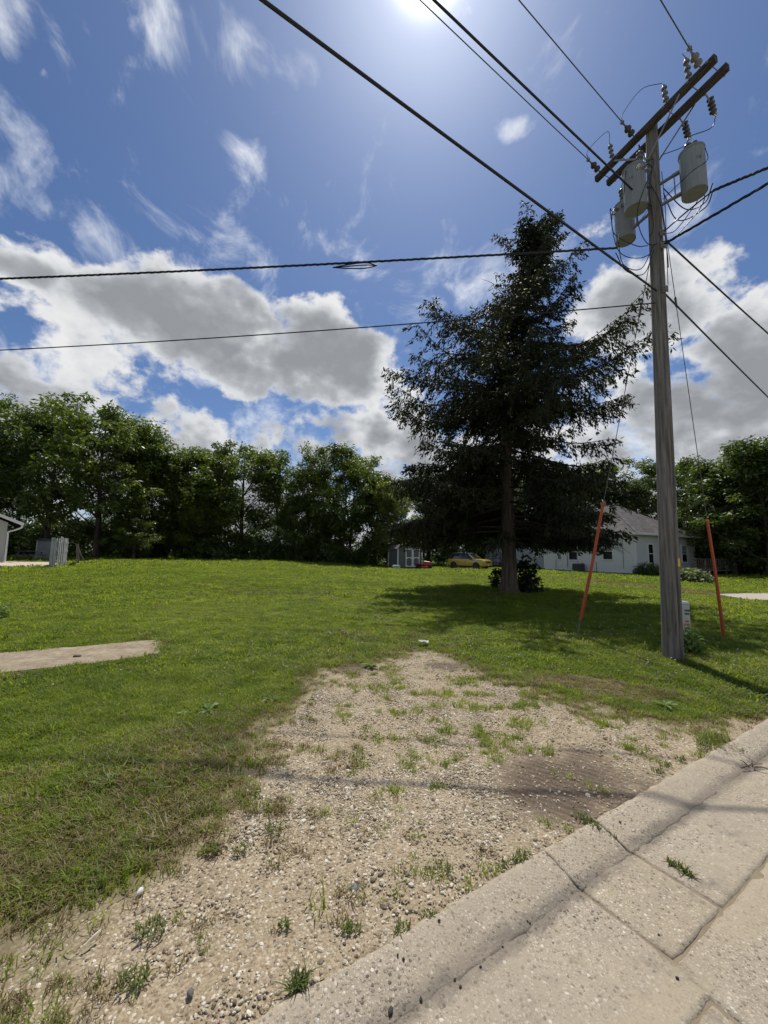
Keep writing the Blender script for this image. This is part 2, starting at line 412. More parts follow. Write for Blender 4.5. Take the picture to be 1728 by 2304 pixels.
go_ = fast_mesh('ground', np.stack([GX, GY, GZ], -1).reshape(-1, 3), gf, MAT_GROUND, kind='structure', smooth=True)
for nm, dat in (('gravel', gm), ('dry', dm), ('mud', mm)):
    a = go_.data.attributes.new(nm, 'FLOAT', 'POINT'); a.data.foreach_set('value', dat.astype(np.float32).ravel())

# ================================================================== street: kerb sections and slabs
def concrete(name, base, peb, amount, stain):
    def f(m):
        p = wpos(); q = opos()
        n1 = noise(p, 1.7, 5, .6); n2 = noise(p, 14, 5, .65); n3 = noise(p, 220, 3, .7)
        pw = vmath('ADD', p, vmath('SCALE', noise(p, 90, 2, .5, out=1), .010)); vd = voro(pw, 58); vr, vg, vb = sep(voro(pw, 58, out=1)); vd2 = voro(pw, 120); wr, _, _ = sep(voro(pw, 120, out=1))
        c = ramp((n1*.45 + n2*.35 + n3*.3 - .05).clamp(), (.25, tuple(k*.74 for k in base)), (.55, base), (.8, tuple(k*1.2 for k in base)))
        show = (noise(p, 1.1, 4, .6).sm(.36, .62)*.65 + .35)*amount
        pc = ramp(vr, (0, (.10, .085, .075)), (.3, (.26, .21, .16)), (.7, (.46, .39, .30)), (.9, (.56, .49, .39)), (1.0, (.74, .69, .60)))
        c = mix(show*vd.sm(.46, .36)*vg.sm(.12, .3), c, pc)
        c = mix(show*vd2.sm(.42, .3)*wr.sm(.4, .6)*.8, c, (.58, .52, .43)); c = mix(show*vd2.sm(.42, .3)*wr.sm(.25, .12)*.8, c, (.14, .115, .095))
        px_, py_, pz_ = sep(p); ss_ = (px_ + .46)*.8602 + (py_ - 1.54)*.51; ts_ = (px_ + .46)*.51 - (py_ - 1.54)*.8602
        s_ = noise(p, 2.6, 6, .7).sm(.55, .72)*stain
        gut = X.m('ABSOLUTE', ts_ + (n2 - .5)*.10 - .225).sm(.075, .01)*(n1.sm(.3, .55)*.6 + .25)*(1.0 if stain > .3 else 0.0)
        s_ = X.m('MAXIMUM', s_, gut*.75)
        c = mix(s_, c, (.10, .088, .078))
        jt = X.m('ABSOLUTE', ts_ + (n2 - .5)*.25 - .70).sm(.12, .02)*n1.sm(.25, .5)*.8*stain
        sandy = X.m('MAXIMUM', noise(p, 1.3, 4, .55).sm(.56, .68)*.55*stain*1.6, jt)
        c = mix(sandy.clamp()*.8, c, (.40, .335, .23))
        return bsdf(c, .92, 0, n3*.25 + n2*.2 - vd.sm(.2, .5)*show*.8, .7, .005, spec=.15)
    return material(name, f)
MAT_CURB = concrete('kerb_concrete', (.405, .342, .255), 1, 1.0, .42)
MAT_SLAB = concrete('street_concrete', (.375, .320, .240), 1, 1.0, .62)
MAT_SLAB2 = concrete('street_concrete_worn', (.385, .325, .235), 1, .75, .8)
def zroad(t): return -.046 + .02*np.clip(t - .2, 0, 4)
def zcurb(t): return np.interp(t, [0, .02, .07, .12, .17, .20, .215], [.008, .011, .001, -.013, -.029, -.041, -.0455])
def piece(name, s0, s1, t0, t1, zf, step, mat, parent, seed, jag=.013):
    ns = max(3, int((s1 - s0)/step) + 1); nt = max(4, int((t1 - t0)/step) + 1)
    s_ = np.linspace(s0, s1, ns); t_ = np.linspace(t0, t1, nt); SS, TT = np.meshgrid(s_, t_, indexing='xy')
    e = .35*step
    ws = np.clip(np.minimum(SS - s0, s1 - SS)/step, 0, 1); wt = np.clip(np.minimum(TT - t0, t1 - TT)/step, 0, 1)
    js = vnoise(TT*11, SS*0 + seed, seed, 4)*jag; jt = vnoise(SS*7, TT*0 + seed, seed + 3, 4)*jag*1.2
    ds = np.where(SS - s0 < step*.5, np.abs(js)*.7 + .0015, np.where(s1 - SS < step*.5, -np.abs(js)*.7 - .0015, 0))
    dt = np.where(TT - t0 < step*.5, np.abs(jt)*.7 + .001, np.where(t1 - TT < step*.5, -np.abs(jt)*.7 - .001, 0))
    edge = (ws < .5) | (wt < .5)
    ZZ = zf(TT) + vnoise(SS*2, TT*2, seed, 4)*.003 + vnoise(SS*20, TT*20, seed, 3)*.0022 - np.where(edge, .0025, 0)
    px_, py_ = xy(SS + ds, TT + dt)
    v = np.stack([px_, py_, ZZ], -1).reshape(-1, 3); k = np.arange(ns*nt).reshape(nt, ns)
    f = np.stack([k[:-1, :-1], k[1:, :-1], k[1:, 1:], k[:-1, 1:]], -1).reshape(-1, 4)
    ring = np.concatenate([k[0, :], k[1:, -1], k[-1, -2::-1], k[-2:0:-1, 0]])
    low = v[ring].copy(); low[:, 2] -= .14; b = len(v) + np.arange(len(ring)); v = np.concatenate([v, low])
    f = np.concatenate([f, np.stack([ring, np.roll(ring, -1), np.roll(b, -1), b], -1)])
    return fast_mesh(name, v, f, mat, parent, smooth=False)
curb = bpy.data.objects.new('kerb', None); COL.objects.link(curb); curb['kind'] = 'structure'
cuts = [-9, -6, -3.2, -1.15, 1.60, 2.09, 4.05, 7.0, 10.0, 14.0, 18.]
for i, (a, b) in enumerate(zip(cuts[:-1], cuts[1:])):
    piece('kerb_section', a, b, 0.0, .240, zcurb, .022 if b > -4 and a < 8 else .06, MAT_CURB, curb, 40 + i, .020)
road = bpy.data.objects.new('road', None); COL.objects.link(road); road['kind'] = 'structure'
slabs = [(-9, -3.2, .215, 3.6, .06), (-3.2, 1.60, .215, .78, .03), (-3.2, 1.55, .785, 3.6, .04), (1.605, 2.09, .215, .64, .025), (1.56, 4.9, .645, 3.6, .04), (2.095, 7.0, .215, .64, .03), (4.9, 10, .645, 3.6, .06), (7.0, 18, .215, .64, .06), (10, 18, .645, 3.6, .1), (-9, 18, 3.61, 8, .3)]
for i, (a, b, c, d, stp) in enumerate(slabs):
    piece('road_slab', a, b, c, d, zroad, stp, MAT_SLAB2 if i in (3,) else MAT_SLAB, road, 60 + i)
# dirt that fills the joints
piece('joint_bed', -9.2, 18.2, .216, 8.1, lambda t: zroad(t) - .0065, .09, plain('joint_sand', (.24, .19, .125), .95, var=.5, scale=9), road, 99)
far = MB(); q = [xy(-300, 8), xy(400, 8), xy(400, 12), xy(-300, 12)]; far.add([(*p, .03) for p in q], [(3, 2, 1, 0)])
far.build('far_lane', MAT_SLAB, road)
# ================================================================== small stuff on the ground
rng = np.random.default_rng(7)
def small_mesh(name, v, f, mat):
    me = bpy.data.meshes.new(name); me.from_pydata(np.asarray(v).tolist(), [], [tuple(q) for q in f]); me.materials.append(mat); me.update(); return me
def pebble_mesh(name, seed, mat):
    r = np.random.default_rng(seed); n = 7; v = []
    sc = np.array([1, r.uniform(.6, .95), r.uniform(.4, .7)])
    for z, rr in ((-.8, .55), (0, 1.0), (.65, .7)):
        for k in range(n):
            a = 2*math.pi*k/n + r.uniform(-.25, .25); q = rr*r.uniform(.8, 1.15); v.append((q*math.cos(a)*sc[0], q*math.sin(a)*sc[1], z*sc[2]*r.uniform(.85, 1.15)))
    v.append((r.uniform(-.2, .2), r.uniform(-.2, .2), sc[2]*r.uniform(.8, 1.0)))
    f = [(l*n + k, l*n + (k + 1) % n, (l + 1)*n + (k + 1) % n, (l + 1)*n + k) for l in range(2) for k in range(n)] + [(2*n + k, 2*n + (k + 1) % n, 3*n) for k in range(n)]
    return small_mesh(name, v, f, mat)
def pebble_mat(m):
    oi = node('ShaderNodeObjectInfo'); r = X(oi.outputs['Random']); n = noise(opos(), 2.5, 4, .6)
    c = ramp((r + (n - .5)*.12).clamp(), (0, (.15, .125, .10)), (.08, (.27, .215, .145)), (.35, (.395, .322, .215)), (.7, (.53, .455, .330)), (.93, (.74, .68, .56)))
    return bsdf(c, .85, 0, n, .3, .2, spec=.2)
MAT_PEB = material('gravel_stone', pebble_mat)
PEB = [pebble_mesh('pebble_%d' % i, i, MAT_PEB) for i in range(6)]
def region(n, x0, x1, y0, y1): return rng.uniform(x0, x1, n), rng.uniform(y0, y1, n)
x, y = region(360000, -2.2, 4.6, .9, 7.2); g, d, m_ = masks(x, y); s_, t_ = st(x, y)
dist = np.hypot(x, y); dens = g*(1 - .90*m_)*(.35 + .65*S(-.3, .5, vnoise(x*1.4, y*1.4, 50, 4)))*np.where(dist < 3.4, 1, .8)
dens = np.maximum(dens, .10*S(.5, .0, gravel_sd(x, y)))
ok = (rng.random(len(x)) < dens) & (t_ < -.005)
x, y, s_, t_ = x[ok], y[ok], s_[ok], t_[ok]
sz = np.exp(rng.normal(math.log(.0060), .42, len(x))); sz = np.clip(sz, .003, .021)
scatter('gravel', np.stack([x, y, hgt(x, y) - .012 + vnoise(x*1.1, y*1.1, 3, 4)*.015 + sz*.12], -1), np.stack([rng.normal(0, .35, len(x)), rng.normal(0, .35, len(x)), rng.uniform(0, 6.28, len(x))], -1), sz, rng.integers(0, 6, len(x)), PEB)
# grass tufts of four sizes, wider and coarser the farther off they grow
def tuft_mesh(name, seed, n, rad_, h, wd, mat, lean=.5, dry=0.0):
    r = np.random.default_rng(seed); v = []; f = []
    for i in range(n):
        a = r.uniform(0, 6.28); q = rad_*math.sqrt(r.random()); bx, by = q*math.cos(a), q*math.sin(a); b = r.uniform(0, 6.28)
        hh = h*r.uniform(.55, 1.15); ln = hh*lean*r.uniform(.3, 1.8); ww = wd*r.uniform(.7, 1.2); cx, sx = math.cos(b), math.sin(b); px_, py_ = -sx*ww/2, cx*ww/2
        k = len(v); mx, my = bx + cx*ln*.35, by + sx*ln*.35
        v += [(bx - px_, by - py_, -.01), (bx + px_, by + py_, -.01), (mx + px_*.8, my + py_*.8, hh*.6), (mx - px_*.8, my - py_*.8, hh*.6), (bx + cx*ln, by + sx*ln, hh)]
        f += [(k, k + 1, k + 2, k + 3), (k + 3, k + 2, k + 4)]
    return small_mesh(name, v, f, mat)
def grassmat(name, cols, trans):
    def f(m):
        r = island(); big = noise(wpos(), .28, 4, .6); mid = noise(wpos(), 2.6, 3, .6)
        oi = X(node('ShaderNodeObjectInfo').outputs['Random'])
        k = (r*.40 + oi*.30 + (big - .5)*.9 + (mid - .5)*1.2 + .14).clamp()
        c = ramp(k, (0, cols[0]), (.45, cols[1]), (.8, cols[2]), (1.0, cols[3]))
        p = bsdf(c, .52, 0, spec=.32)
        t = node('ShaderNodeBsdfTranslucent'); link(mix(1.0, c, (1.35, 1.3, .55), 'MULTIPLY'), t.inputs[0])
        ms = node('ShaderNodeMixShader'); ms.inputs[0].default_value = trans
        X.t.links.new(p, ms.inputs[1]); X.t.links.new(t.outputs[0], ms.inputs[2]); return ms.outputs[0]
    return material(name, f)
MG = grassmat('lawn_grass', ((.078, .130, .020), (.190, .265, .034), (.300, .360, .056), (.39, .43, .13)), .60)
MD = grassmat('dry_grass', ((.12, .088, .040), (.21, .165, .078), (.31, .255, .135), (.22, .22, .065)), .35)
TF = {}
for kind, mt in (('g', MG), ('d', MD)):
    TF[kind] = []
    for lv, (n, rr, h, wd) in enumerate([(17, .05, .034, .0055), (28, .10, .036, .0090), (36, .21, .040, .018), (46, .43, .050, .036)]):
        for k in range(3): TF[kind].append(tuft_mesh('tuft_%s%d%d' % (kind, lv, k), 100*lv + k, n, rr, h, wd, mt, 1.5 if kind == 'd' else 1.25))
SLABS_LEFT = [tuple(gp(a, b)[:2]) for a, b in [(-60, 1475), (361, 1440), (366, 1474), (-60, 1523)]]
SLAB_RIGHT = [tuple(gp(a, b)[:2]) for a, b in [(1612, 1338), (1760, 1334), (1790, 1350), (1690, 1352)]]
PAD_LEFT = [tuple(gp(a, b)[:2]) for a, b in [(-220, 1281), (128, 1274), (140, 1265), (-220, 1262)]]
def grass_pts(r0, r1, dens, lv):
    A = 1.15*(r1*r1 - r0*r0); n = int(A*dens)
    th = rng.uniform(-1.0, 1.0, n)*1.15; r = np.sqrt(rng.uniform(r0*r0, r1*r1, n)); return r*np.sin(th), r*np.cos(th)
P, R_, SCL, I_, KD = [], [], [], [], []
for lv, (r0, r1, dens) in enumerate([(1.4, 6.2, 1500), (6.2, 13.5, 330), (13.5, 28, 80), (28, 62, 18)]):
    x, y = grass_pts(r0, r1, dens, lv); g, d, m_ = masks(x, y); s_, t_ = st(x, y); n = len(x)
    sd = gravel_sd(x, y)
    thin = S(.9, .1, ell(x, y, 860, 1400, 1.6, 2.2))*.25
    bare = vnoise(x*5.2, y*5.2, 71, 4)
    keep = (1 - g)*(1 - .85*m_)*(1 - .35*d)*(1 - thin*(bare > 0))*(.40 + .60*S(-.05, .55, sd + bare*.28))
    up_ = S(2.4, 4.2, y)
    keep = np.maximum(keep, g*(.08 + .13*up_)*S(.10, .6, bare + .25*vnoise(x*.9, y*.9, 72, 3))*(1 - .7*m_)); keep = np.maximum(keep, .55*g*S(-.75, .0, sd)*S(-.05, .5, bare)); keep = np.maximum(keep, .42*S(-.05, .35, bare)*S(-.95, -1.35, x))
    ok = (rng.random(n) < keep) & (t_ < -.02)
    for poly in (SLABS_LEFT, SLAB_RIGHT, PAD_LEFT): ok &= sdist(x, y, poly) + vnoise(x*6, y*6, 15, 3)*.05 > .0 + .02*lv
    x, y, d, g = x[ok], y[ok], d[ok], g[ok]; n = len(x)
    isd = rng.random(n) < np.clip(d*.80 + .02 + .18*S(.1, .8, vnoise(x*.5, y*.5, 83, 4))*S(30, 8, np.hypot(x, y)), 0, 1)
    P.append(np.stack([x, y, hgt(x, y) + vnoise(x*1.1, y*1.1, 3, 4)*.015*S(40, 8, np.hypot(x, y)) - .002], -1)); R_.append(np.stack([rng.normal(0, .12, n), rng.normal(0, .12, n), rng.uniform(0, 6.28, n)], -1))
    SCL.append(np.exp(rng.normal(0, .22, n))*(1 - .25*d)*(1 - .3*g)*np.clip(1 + .40*vnoise(x*1.3, y*1.3, 77, 4), .45, 1.7)); I_.append(lv*3 + rng.integers(0, 3, n)); KD.append(isd)
P, R_, SCL, I_, KD = (np.concatenate(q) for q in (P, R_, SCL, I_, KD))
o = scatter('lawn_grass', P[~KD], R_[~KD], SCL[~KD], I_[~KD], TF['g']); tag(o, 'short green mown lawn grass', 'grass')
o = scatter('dry_grass', P[KD], R_[KD], SCL[KD], I_[KD], TF['d']); tag(o, 'dry straw coloured grass around the gravel and along the track', 'grass')
# white clover heads
def clover_mesh():
    b = MB(); b.lathe([(.002, 0), (.008, .002), (.011, .009), (.007, .016), (.001, .018)], 6); v = np.concatenate(b.v); return small_mesh('clover', v + [0, 0, .045], b.f, plain('clover_white', (.55, .53, .42), .8))
x, y = grass_pts(4, 24, 10, 0); cl = vnoise(x*.35, y*.35, 91, 4); g, d, m_ = masks(x, y); s_, t_ = st(x, y)
ok = (rng.random(len(x)) < S(-.1, .7, cl)*(1 - d)*(1 - g)*(1 - m_)) & (t_ < -.4)
for poly in (SLABS_LEFT, SLAB_RIGHT): ok &= sdist(x, y, poly) > .05
x, y = x[ok], y[ok]; n = len(x)
o = scatter('clover_flowers', np.stack([x, y, hgt(x, y)], -1), np.stack([rng.normal(0, .3, n), rng.normal(0, .3, n), rng.uniform(0, 6, n)], -1), rng.uniform(.6, 1.25, n), np.zeros(n, int), [clover_mesh()])
tag(o, 'white clover heads dotted over the lawn', 'clover')

# ================================================================== utility pole and everything on it
PB, PT = np.array([4.81, 6.56, 0.0]), np.array([5.06, 6.56, 9.93])
def PP(z): return PB + (PT - PB)*(z/PT[2])
def prad(z): return .148 - .0052*z
pole = thing('utility_pole', 'weathered grey wooden utility pole with double crossarm beside the kerb', 'utility pole', PB)
MW = wood('pole_wood', (.10, .09, .08), (.26, .24, .213), 2, .9)
MA = wood('crossarm_wood', (.045, .035, .028), (.11, .088, .07), 1, .8)
nz, na = 150, 44; zz = np.linspace(-.35, 9.93, nz); an = np.arange(na)*2*math.pi/na
ZZ, AA = np.meshgrid(zz, an, indexing='ij'); RR = prad(ZZ)*(1 + .018*vnoise(AA*1.3 + 9, ZZ*.35, 12, 3) + .012*vnoise(np.cos(AA)*9, np.sin(AA)*9 + ZZ*.15, 13, 3))
RR *= 1 + .04*S(.5, -.1, ZZ)
for a0, z0, z1, dep, wob in ((-1.42, -.3, 4.6, .030, .35), (-1.9, 2.2, 7.5, .014, .3), (-.9, -.3, 2.6, .016, .4), (-2.3, .2, 3.8, .012, .3), (-1.3, 5.2, 9.4, .012, .3), (.6, 1, 8, .02, .3)):
    ac = a0 + wob*vnoise(ZZ*.55, ZZ*0 + a0*7, 14, 3)*.5; dd = np.abs((AA - ac + math.pi) % (2*math.pi) - math.pi)
    RR -= dep*np.exp(-(dd/.075)**2)*S(z0, z0 + .5, ZZ)*S(z1, z1 - .6, ZZ)
ctr = PB[None, None, :] + (PT - PB)[None, None, :]*(ZZ/PT[2])[..., None]
pv = ctr + np.stack([RR*np.cos(AA), RR*np.sin(AA), 0*RR], -1); k = np.arange(nz*na).reshape(nz, na)
pf = np.stack([k[:-1], np.roll(k, -1, 1)[:-1], np.roll(k, -1, 1)[1:], k[1:]], -1).reshape(-1, 4)
m = MB(); m.add(pv.reshape(-1, 3), pf.tolist()); m.add(pv[-1], [tuple(range(na))]); m.build('shaft', MW, pole, smooth=True)
AZ = 9.80
arms = []
for (a, b) in (((1344, 406), (1614, 132)), ((1365, 412), (1637, 148))):
    A, B = at_z(*a, AZ), at_z(*b, AZ); arms.append((A, B))
d_arm = arms[0][1] - arms[0][0]; d_arm /= np.linalg.norm(d_arm); n_arm = np.array([-d_arm[1], d_arm[0], 0])   # points away from the overhead lines' side
if n_arm[0] < 0: n_arm = -n_arm
mid = PP(AZ)
for i, (A, B) in enumerate(arms):                # one arm on each side of the pole
    off = (-.155 if i == 0 else .155); c = mid + n_arm*off
    la = (A - mid) @ d_arm; lb = (B - mid) @ d_arm
    arms[i] = (c + d_arm*la, c + d_arm*lb)
    m = MB(); m.beam(*arms[i], .095, .12); m.build('crossarm', MA, pole, bevel=.006)
MS = plain('galvanised_steel', (.30, .30, .31), .55, .7, .25, 14)
MK = plain('black_insulation', (.012, .012, .013), .5, 0, .3, 20)
MI = plain('dark_porcelain', (.060, .045, .040), .25, 0, .2, 20)
MIG = plain('grey_porcelain', (.19, .18, .17), .35, 0, .2, 20)
MGL = plain('bright_metal', (.75, .76, .78), .2, 1.0, .1, 20)
U = np.array([0, 0, 1.])
for s_ in (-1, 1):                                # flat braces from arm to pole
    for i in (0, 1):
        a = mid + n_arm*(.21 if i else -.21) + d_arm*(.62*s_) - U*.05; b = PP(AZ - .62) + n_arm*(.12 if i else -.12)
        m = MB(); m.beam(a, b, .03, .008, n_arm); m.build('brace', MS, pole)
for t_ in (-.95, -.55, .35, .75, 1.05):           # through bolts with nuts
    m = MB(); c = mid + d_arm*t_; m.tube([c - n_arm*.25, c + n_arm*.27], .008, 6); m.box(c - n_arm*.22, (.03, .03, .03)); m.box(c + n_arm*.23, (.03, .03, .03)); m.build('bolt', MS, pole)
LDIR = np.array([-.842, -.540, 0.0])              # the line runs along the street
def bells(base, ax, n, r, L, mb):
    ax = np.asarray(ax)/np.linalg.norm(ax); pr = [(.25*r, 0)]
    for k in range(n):
        z0 = L*(k + .15)/n; pr += [(.45*r, z0), (r, z0 + .05*L/n), (r*.92, z0 + .35*L/n), (.5*r, z0 + .55*L/n)]
    pr += [(.3*r, L), (.0001, L)]
    mb.lathe(pr, 12, base, ax); return np.asarray(base) + ax*L
# dead-end insulators on the line side
ends = {}
for nm, arm_px, end_px, zz_ in (('far', (1345, 385), (1318, 354), AZ), ('mid', (1432, 312), (1392, 270), AZ), ('near', (1590, 165), (1552, 112), AZ)):
    a = at_z(*arm_px, AZ); tpar = (a - mid) @ d_arm; a = mid + n_arm*(-.155) + d_arm*tpar - n_arm*.05
    m = MB(); m.tube([a + n_arm*.02, a + LDIR*.10], .010, 6); m.build('eye_bolt', MS, pole)
    m = MB(); p1 = bells(a + LDIR*.10, LDIR + U*.02, 2, .062, .26, m); m.build('dead_end_insulator', MI if nm != 'near' else MIG, pole, smooth=True)
    m = MB(); m.tube([p1, p1 + LDIR*.09], .014, 6); m.box(p1 + LDIR*.12, (.05, .05, .04)); m.tube([p1 + LDIR*.12 + U*.0, p1 + LDIR*.13 + U*.09], .006, 5); m.build('line_clamp', MS, pole)
    ends[nm] = p1 + LDIR*.13
def sag(a, b, n=24, s=.3):
    a = np.asarray(a, float); b = np.asarray(b, float); t = np.linspace(0, 1, n)[:, None]; p = a + (b - a)*t; p[:, 2] -= (4*s*t*(1 - t))[:, 0]; return p
def spline(pts, n=40):
    pts = np.asarray(pts, float); L = np.r_[0, np.cumsum(np.linalg.norm(np.diff(pts, axis=0), axis=1))]; q = []
    P_ = np.vstack([2*pts[0] - pts[1], pts, 2*pts[-1] - pts[-2]])
    for s_ in np.linspace(0, len(pts) - 1, n):
        i = min(int(s_), len(pts) - 2); t = s_ - i; p0, p1, p2, p3 = P_[i:i + 4]
        q.append(.5*(2*p1 + (p2 - p0)*t + (2*p0 - 5*p1 + 4*p2 - p3)*t*t + (3*p1 - p0 - 3*p2 + p3)*t**3))
    return np.array(q)
def jumper(pts, r=.0075, mat=None): m = MB(); m.tube(spline(pts, 28), r, 6); return m.build('jumper_wire', mat or MK, pole, smooth=True)
# surge arresters that stand on the line-side arm
arr = []
for px_, zt in (((1365, 345), .28), ((1494, 222), .30), ((1540, 165), .34)):
    a = at_z(px_[0], px_[1], AZ + .15); tpar = (a - mid) @ d_arm; a = mid + n_arm*(-.155) + d_arm*tpar + U*.06
    ax = U + LDIR*.25; m = MB(); m.tube([a - U*.02, a + ax*.06], .012, 6); top = bells(a + ax*.06, ax, 3, .048, zt, m); m.build('surge_arrester', MIG, pole, smooth=True); arr.append(top)
jumper([ends['far'], ends['far'] + [.02, .0, .22], arr[0] + [-.1, -.1, .16], arr[0]], .005)
jumper([ends['mid'], ends['mid'] + [.05, .02, .22], (ends['mid'] + arr[1])/2 + [0, 0, .30], arr[1] + [-.02, 0, .03]], .005)
jumper([ends['near'], ends['near'] + [.1, .06, .05], arr[2] + [-.04, 0, .10], arr[2]], .005)
# fuse cutouts hang from the house-side arm
cut = []
CUTS = [((1592, 222), 'fuse cutout hanging from the street end of the crossarm'), ((1530, 275), 'fuse cutout hanging from the crossarm above the right transformer'), ((1450, 350), 'fuse cutout hanging from the crossarm above the front transformer'), ]
for px_, lab in CUTS:
    a = at_z(px_[0] - 18, px_[1] - 25, AZ); tpar = (a - mid) @ d_arm; a = mid + n_arm*.155 + d_arm*tpar - U*.05 + n_arm*.05
    t = thing('fuse_cutout', lab, 'cutout', a, 'fuse cutouts under the crossarm')
    m = MB(); m.tube(spline([a, a + n_arm*.05 - U*.03, a + n_arm*.11 - U*.10], 8), .012, 6); m.build('hanger', MS, t, smooth=True)
    c = a + n_arm*.13 - U*.08; m = MB(); e = bells(c + U*.06, n_arm*.25 - U, 4, .055, .30, m); m.build('insulator', MI, t, smooth=True)
    o_ = n_arm*.10 - U*.0; m = MB(); m.tube([c + U*.04, c + o_ + U*.03], .010, 6); m.build('contact', MGL, t); m = MB(); m.tube([e, e + o_*.9], .010, 6); m.build('contact', MGL, t)
    m = MB(); m.tube([c + o_ + U*.03, e + o_*.9], .013, 8); m.tube([c + o_ + U*.03, c + o_*1.5 + U*.02], .006, 5); m.build('fuse_tube', plain('fuse_tube_grey', (.45, .42, .38), .4), t, smooth=True)
    cut.append(e + o_*.5)
# three transformers in a cluster round the pole
def tank_paint(m):
    p = opos(); st_ = noise(vmath('MULTIPLY', p, (26, 26, 1.6)), 1.0, 5, .6); n = noise(p, 7, 5, .6); ru = noise(p, 13, 6, .65)
    c = mix(st_.sm(.42, .75)*.55, (.25, .265, .27), (.16, .165, .16)); c = mix(n.sm(.5, .8)*.35, c, (.33, .34, .33)); c = mix(ru.sm(.66, .74)*.7, c, (.16, .085, .045))
    return bsdf(c, .5, 0, n, .1, .01)
MT = material('transformer_paint', tank_paint)
MTB = plain('transformer_bottom', (.24, .21, .15), .8, 0, .35, 7)
def text_mesh(txt, size):
    cu = bpy.data.curves.new('t', 'FONT'); cu.body = txt; cu.size = size; cu.align_x = 'CENTER'; cu.resolution_u = 3
    o = bpy.data.objects.new('t', cu); COL.objects.link(o); dg = bpy.context.evaluated_depsgraph_get(); me = bpy.data.meshes.new_from_object(o.evaluated_get(dg))
    v = np.array([q.co[:] for q in me.vertices]); f = [tuple(p.vertices) for p in me.polygons]; bpy.data.objects.remove(o); bpy.data.curves.remove(cu); bpy.data.meshes.remove(me); return v, f
MINK = plain('stencil_ink', (.035, .04, .045), .7)
TR = []
for px_, z0, hh, rr, lab, txt in (((1563, 437), 8.02, .84, .185, 'grey pole transformer on the right of the pole, stencilled 10', ('10', .085)), ((1431, 473), 8.00, .84, .18, 'grey pole transformer at the front left of the pole, upper of the two', ('10', .075)), ((1408, 542), 8.02, .80, .175, 'grey pole transformer behind the pole, lowest looking of the three', None)):
    c = at_z(*px_, z0); t = thing('pole_transformer', lab, 'transformer', c, 'transformers clustered round the pole top')
    m = MB(); m.lathe([(rr*.96, .012), (rr, 0), (rr, hh*.93), (rr*1.03, hh*.93), (rr*1.03, hh*.96)], 36, c); m.build('tank', MT, t, smooth=True)
    m = MB(); m.lathe([(rr*.955, .02), (rr*.95, .016)], 36, c); m.build('base_plate', MTB, t)
    m = MB(); m.lathe([(rr*1.045, hh*.945), (rr*1.05, hh*.975), (rr*.9, hh*1.0), (rr*.5, hh*1.03), (.001, hh*1.04)], 36, c, cap=False); m.build('lid', MT, t, smooth=True)
    to = PP(z0) - c; to[2] = 0; to /= np.linalg.norm(to); sd_ = np.cross(U, to)
    m = MB(); b0 = c + to*rr*.3 - sd_*.06 + U*hh*.99; pt = bells(b0, U + sd_*-.15, 4, .062, .30, m); m.build('primary_bushing', MIG, t, smooth=True)
    m = MB(); m.tube([pt, pt + U*.05], .012, 6); m.build('terminal', MGL, t)
    m = MB(); b1 = c - to*rr*.35 + sd_*.05 + U*hh*.99; m.lathe([(.035, 0), (.045, .03), (.03, .07), (.04, .10), (.02, .12), (.001, .12)], 12, b1); m.build('arrester', MI, t, smooth=True)
    for k_, an_ in enumerate((-.5, 0, .5)):       # low voltage bushings on the tank side
        dv = -sd_*math.cos(an_)*.9 + to*math.sin(an_); dv /= np.linalg.norm(dv); b = c + dv*rr*.97 + U*hh*.80
        m = MB(); m.lathe([(.018, 0), (.03, .015), (.022, .035), (.03, .05), (.014, .08), (.001, .08)], 10, b, dv); m.build('secondary_bushing', MIG if k_ else MGL, t, smooth=True)
    br = [c + to*rr*.9 + U*hh*.70, c + to*rr*.9 + U*hh*.18]
    m = MB(); pz = PP(z0 + .1)
    for b in br:
        e = PP(b[2]) - to*.1; m.beam(b, b + to*.12, .07, .035); m.beam(b + to*.11, e, .055, .03)
    m.beam(br[0] + to*.1, br[1] + to*.1, .05, .012, to); m.build('mounting_bracket', MS, t)
    if txt:
        v, f = text_mesh(*txt); vd = -np.array([c[0], c[1], 0])/np.hypot(c[0], c[1]); base = math.atan2(vd[1], vd[0]) + (.50 if TR == [] else -.25)
        an_ = base + v[:, 0]/rr; vv = np.stack([c[0] + (rr + .002)*np.cos(an_), c[1] + (rr + .002)*np.sin(an_), c[2] + hh*.60 + v[:, 1]], -1)
        m = MB(); m.add(vv, f); m.build('stencil', MINK, t)
    TR.append((c, rr, hh, pt, to, sd_))
# jumpers between cutouts, bushings and secondary mains
jumper([cut[0], cut[0] + [-.05, .05, -.18], TR[0][3] + [.05, 0, .15], TR[0][3]])
jumper([cut[1], cut[1] + [-.12, .05, -.12], PP(9.2) + [.12, -.1, 0], PP(9.2) + [.05, -.13, -.1]])
jumper([cut[2], cut[2] + [-.05, 0, -.1], TR[1][3] + [0, 0, .1], TR[1][3]])
jumper([TR[2][3], TR[2][3] + [.05, -.05, .2], PP(9.3) + [-.1, .12, 0], PP(9.5) + [-.02, .14, 0]])
for k_, (c, rr, hh, pt, to, sd_) in enumerate(TR):
    b = c - sd_*(rr + .08) + U*hh*.8
    jumper([b, b - sd_*.08 - U*.18, b - sd_*.02 - U*.55 - to*.02, (b + PP(7.7))/2 - U*.55, PP(7.55) - to*.16])
    jumper([b - to*.06, b - sd_*.12 - U*.1, c - to*.1 - sd_*.1 - U*.15, (c + PP(7.5))/2 - U*.35, PP(7.4) + [.1, -.14, 0]])
    jumper([c + U*hh*.9 - to*rr*1.02, c - to*(rr + .02) + U*hh*.55 + sd_*.04, c + U*hh*.35 + sd_*rr, PP(z0 + .25) - to*.13], .006)
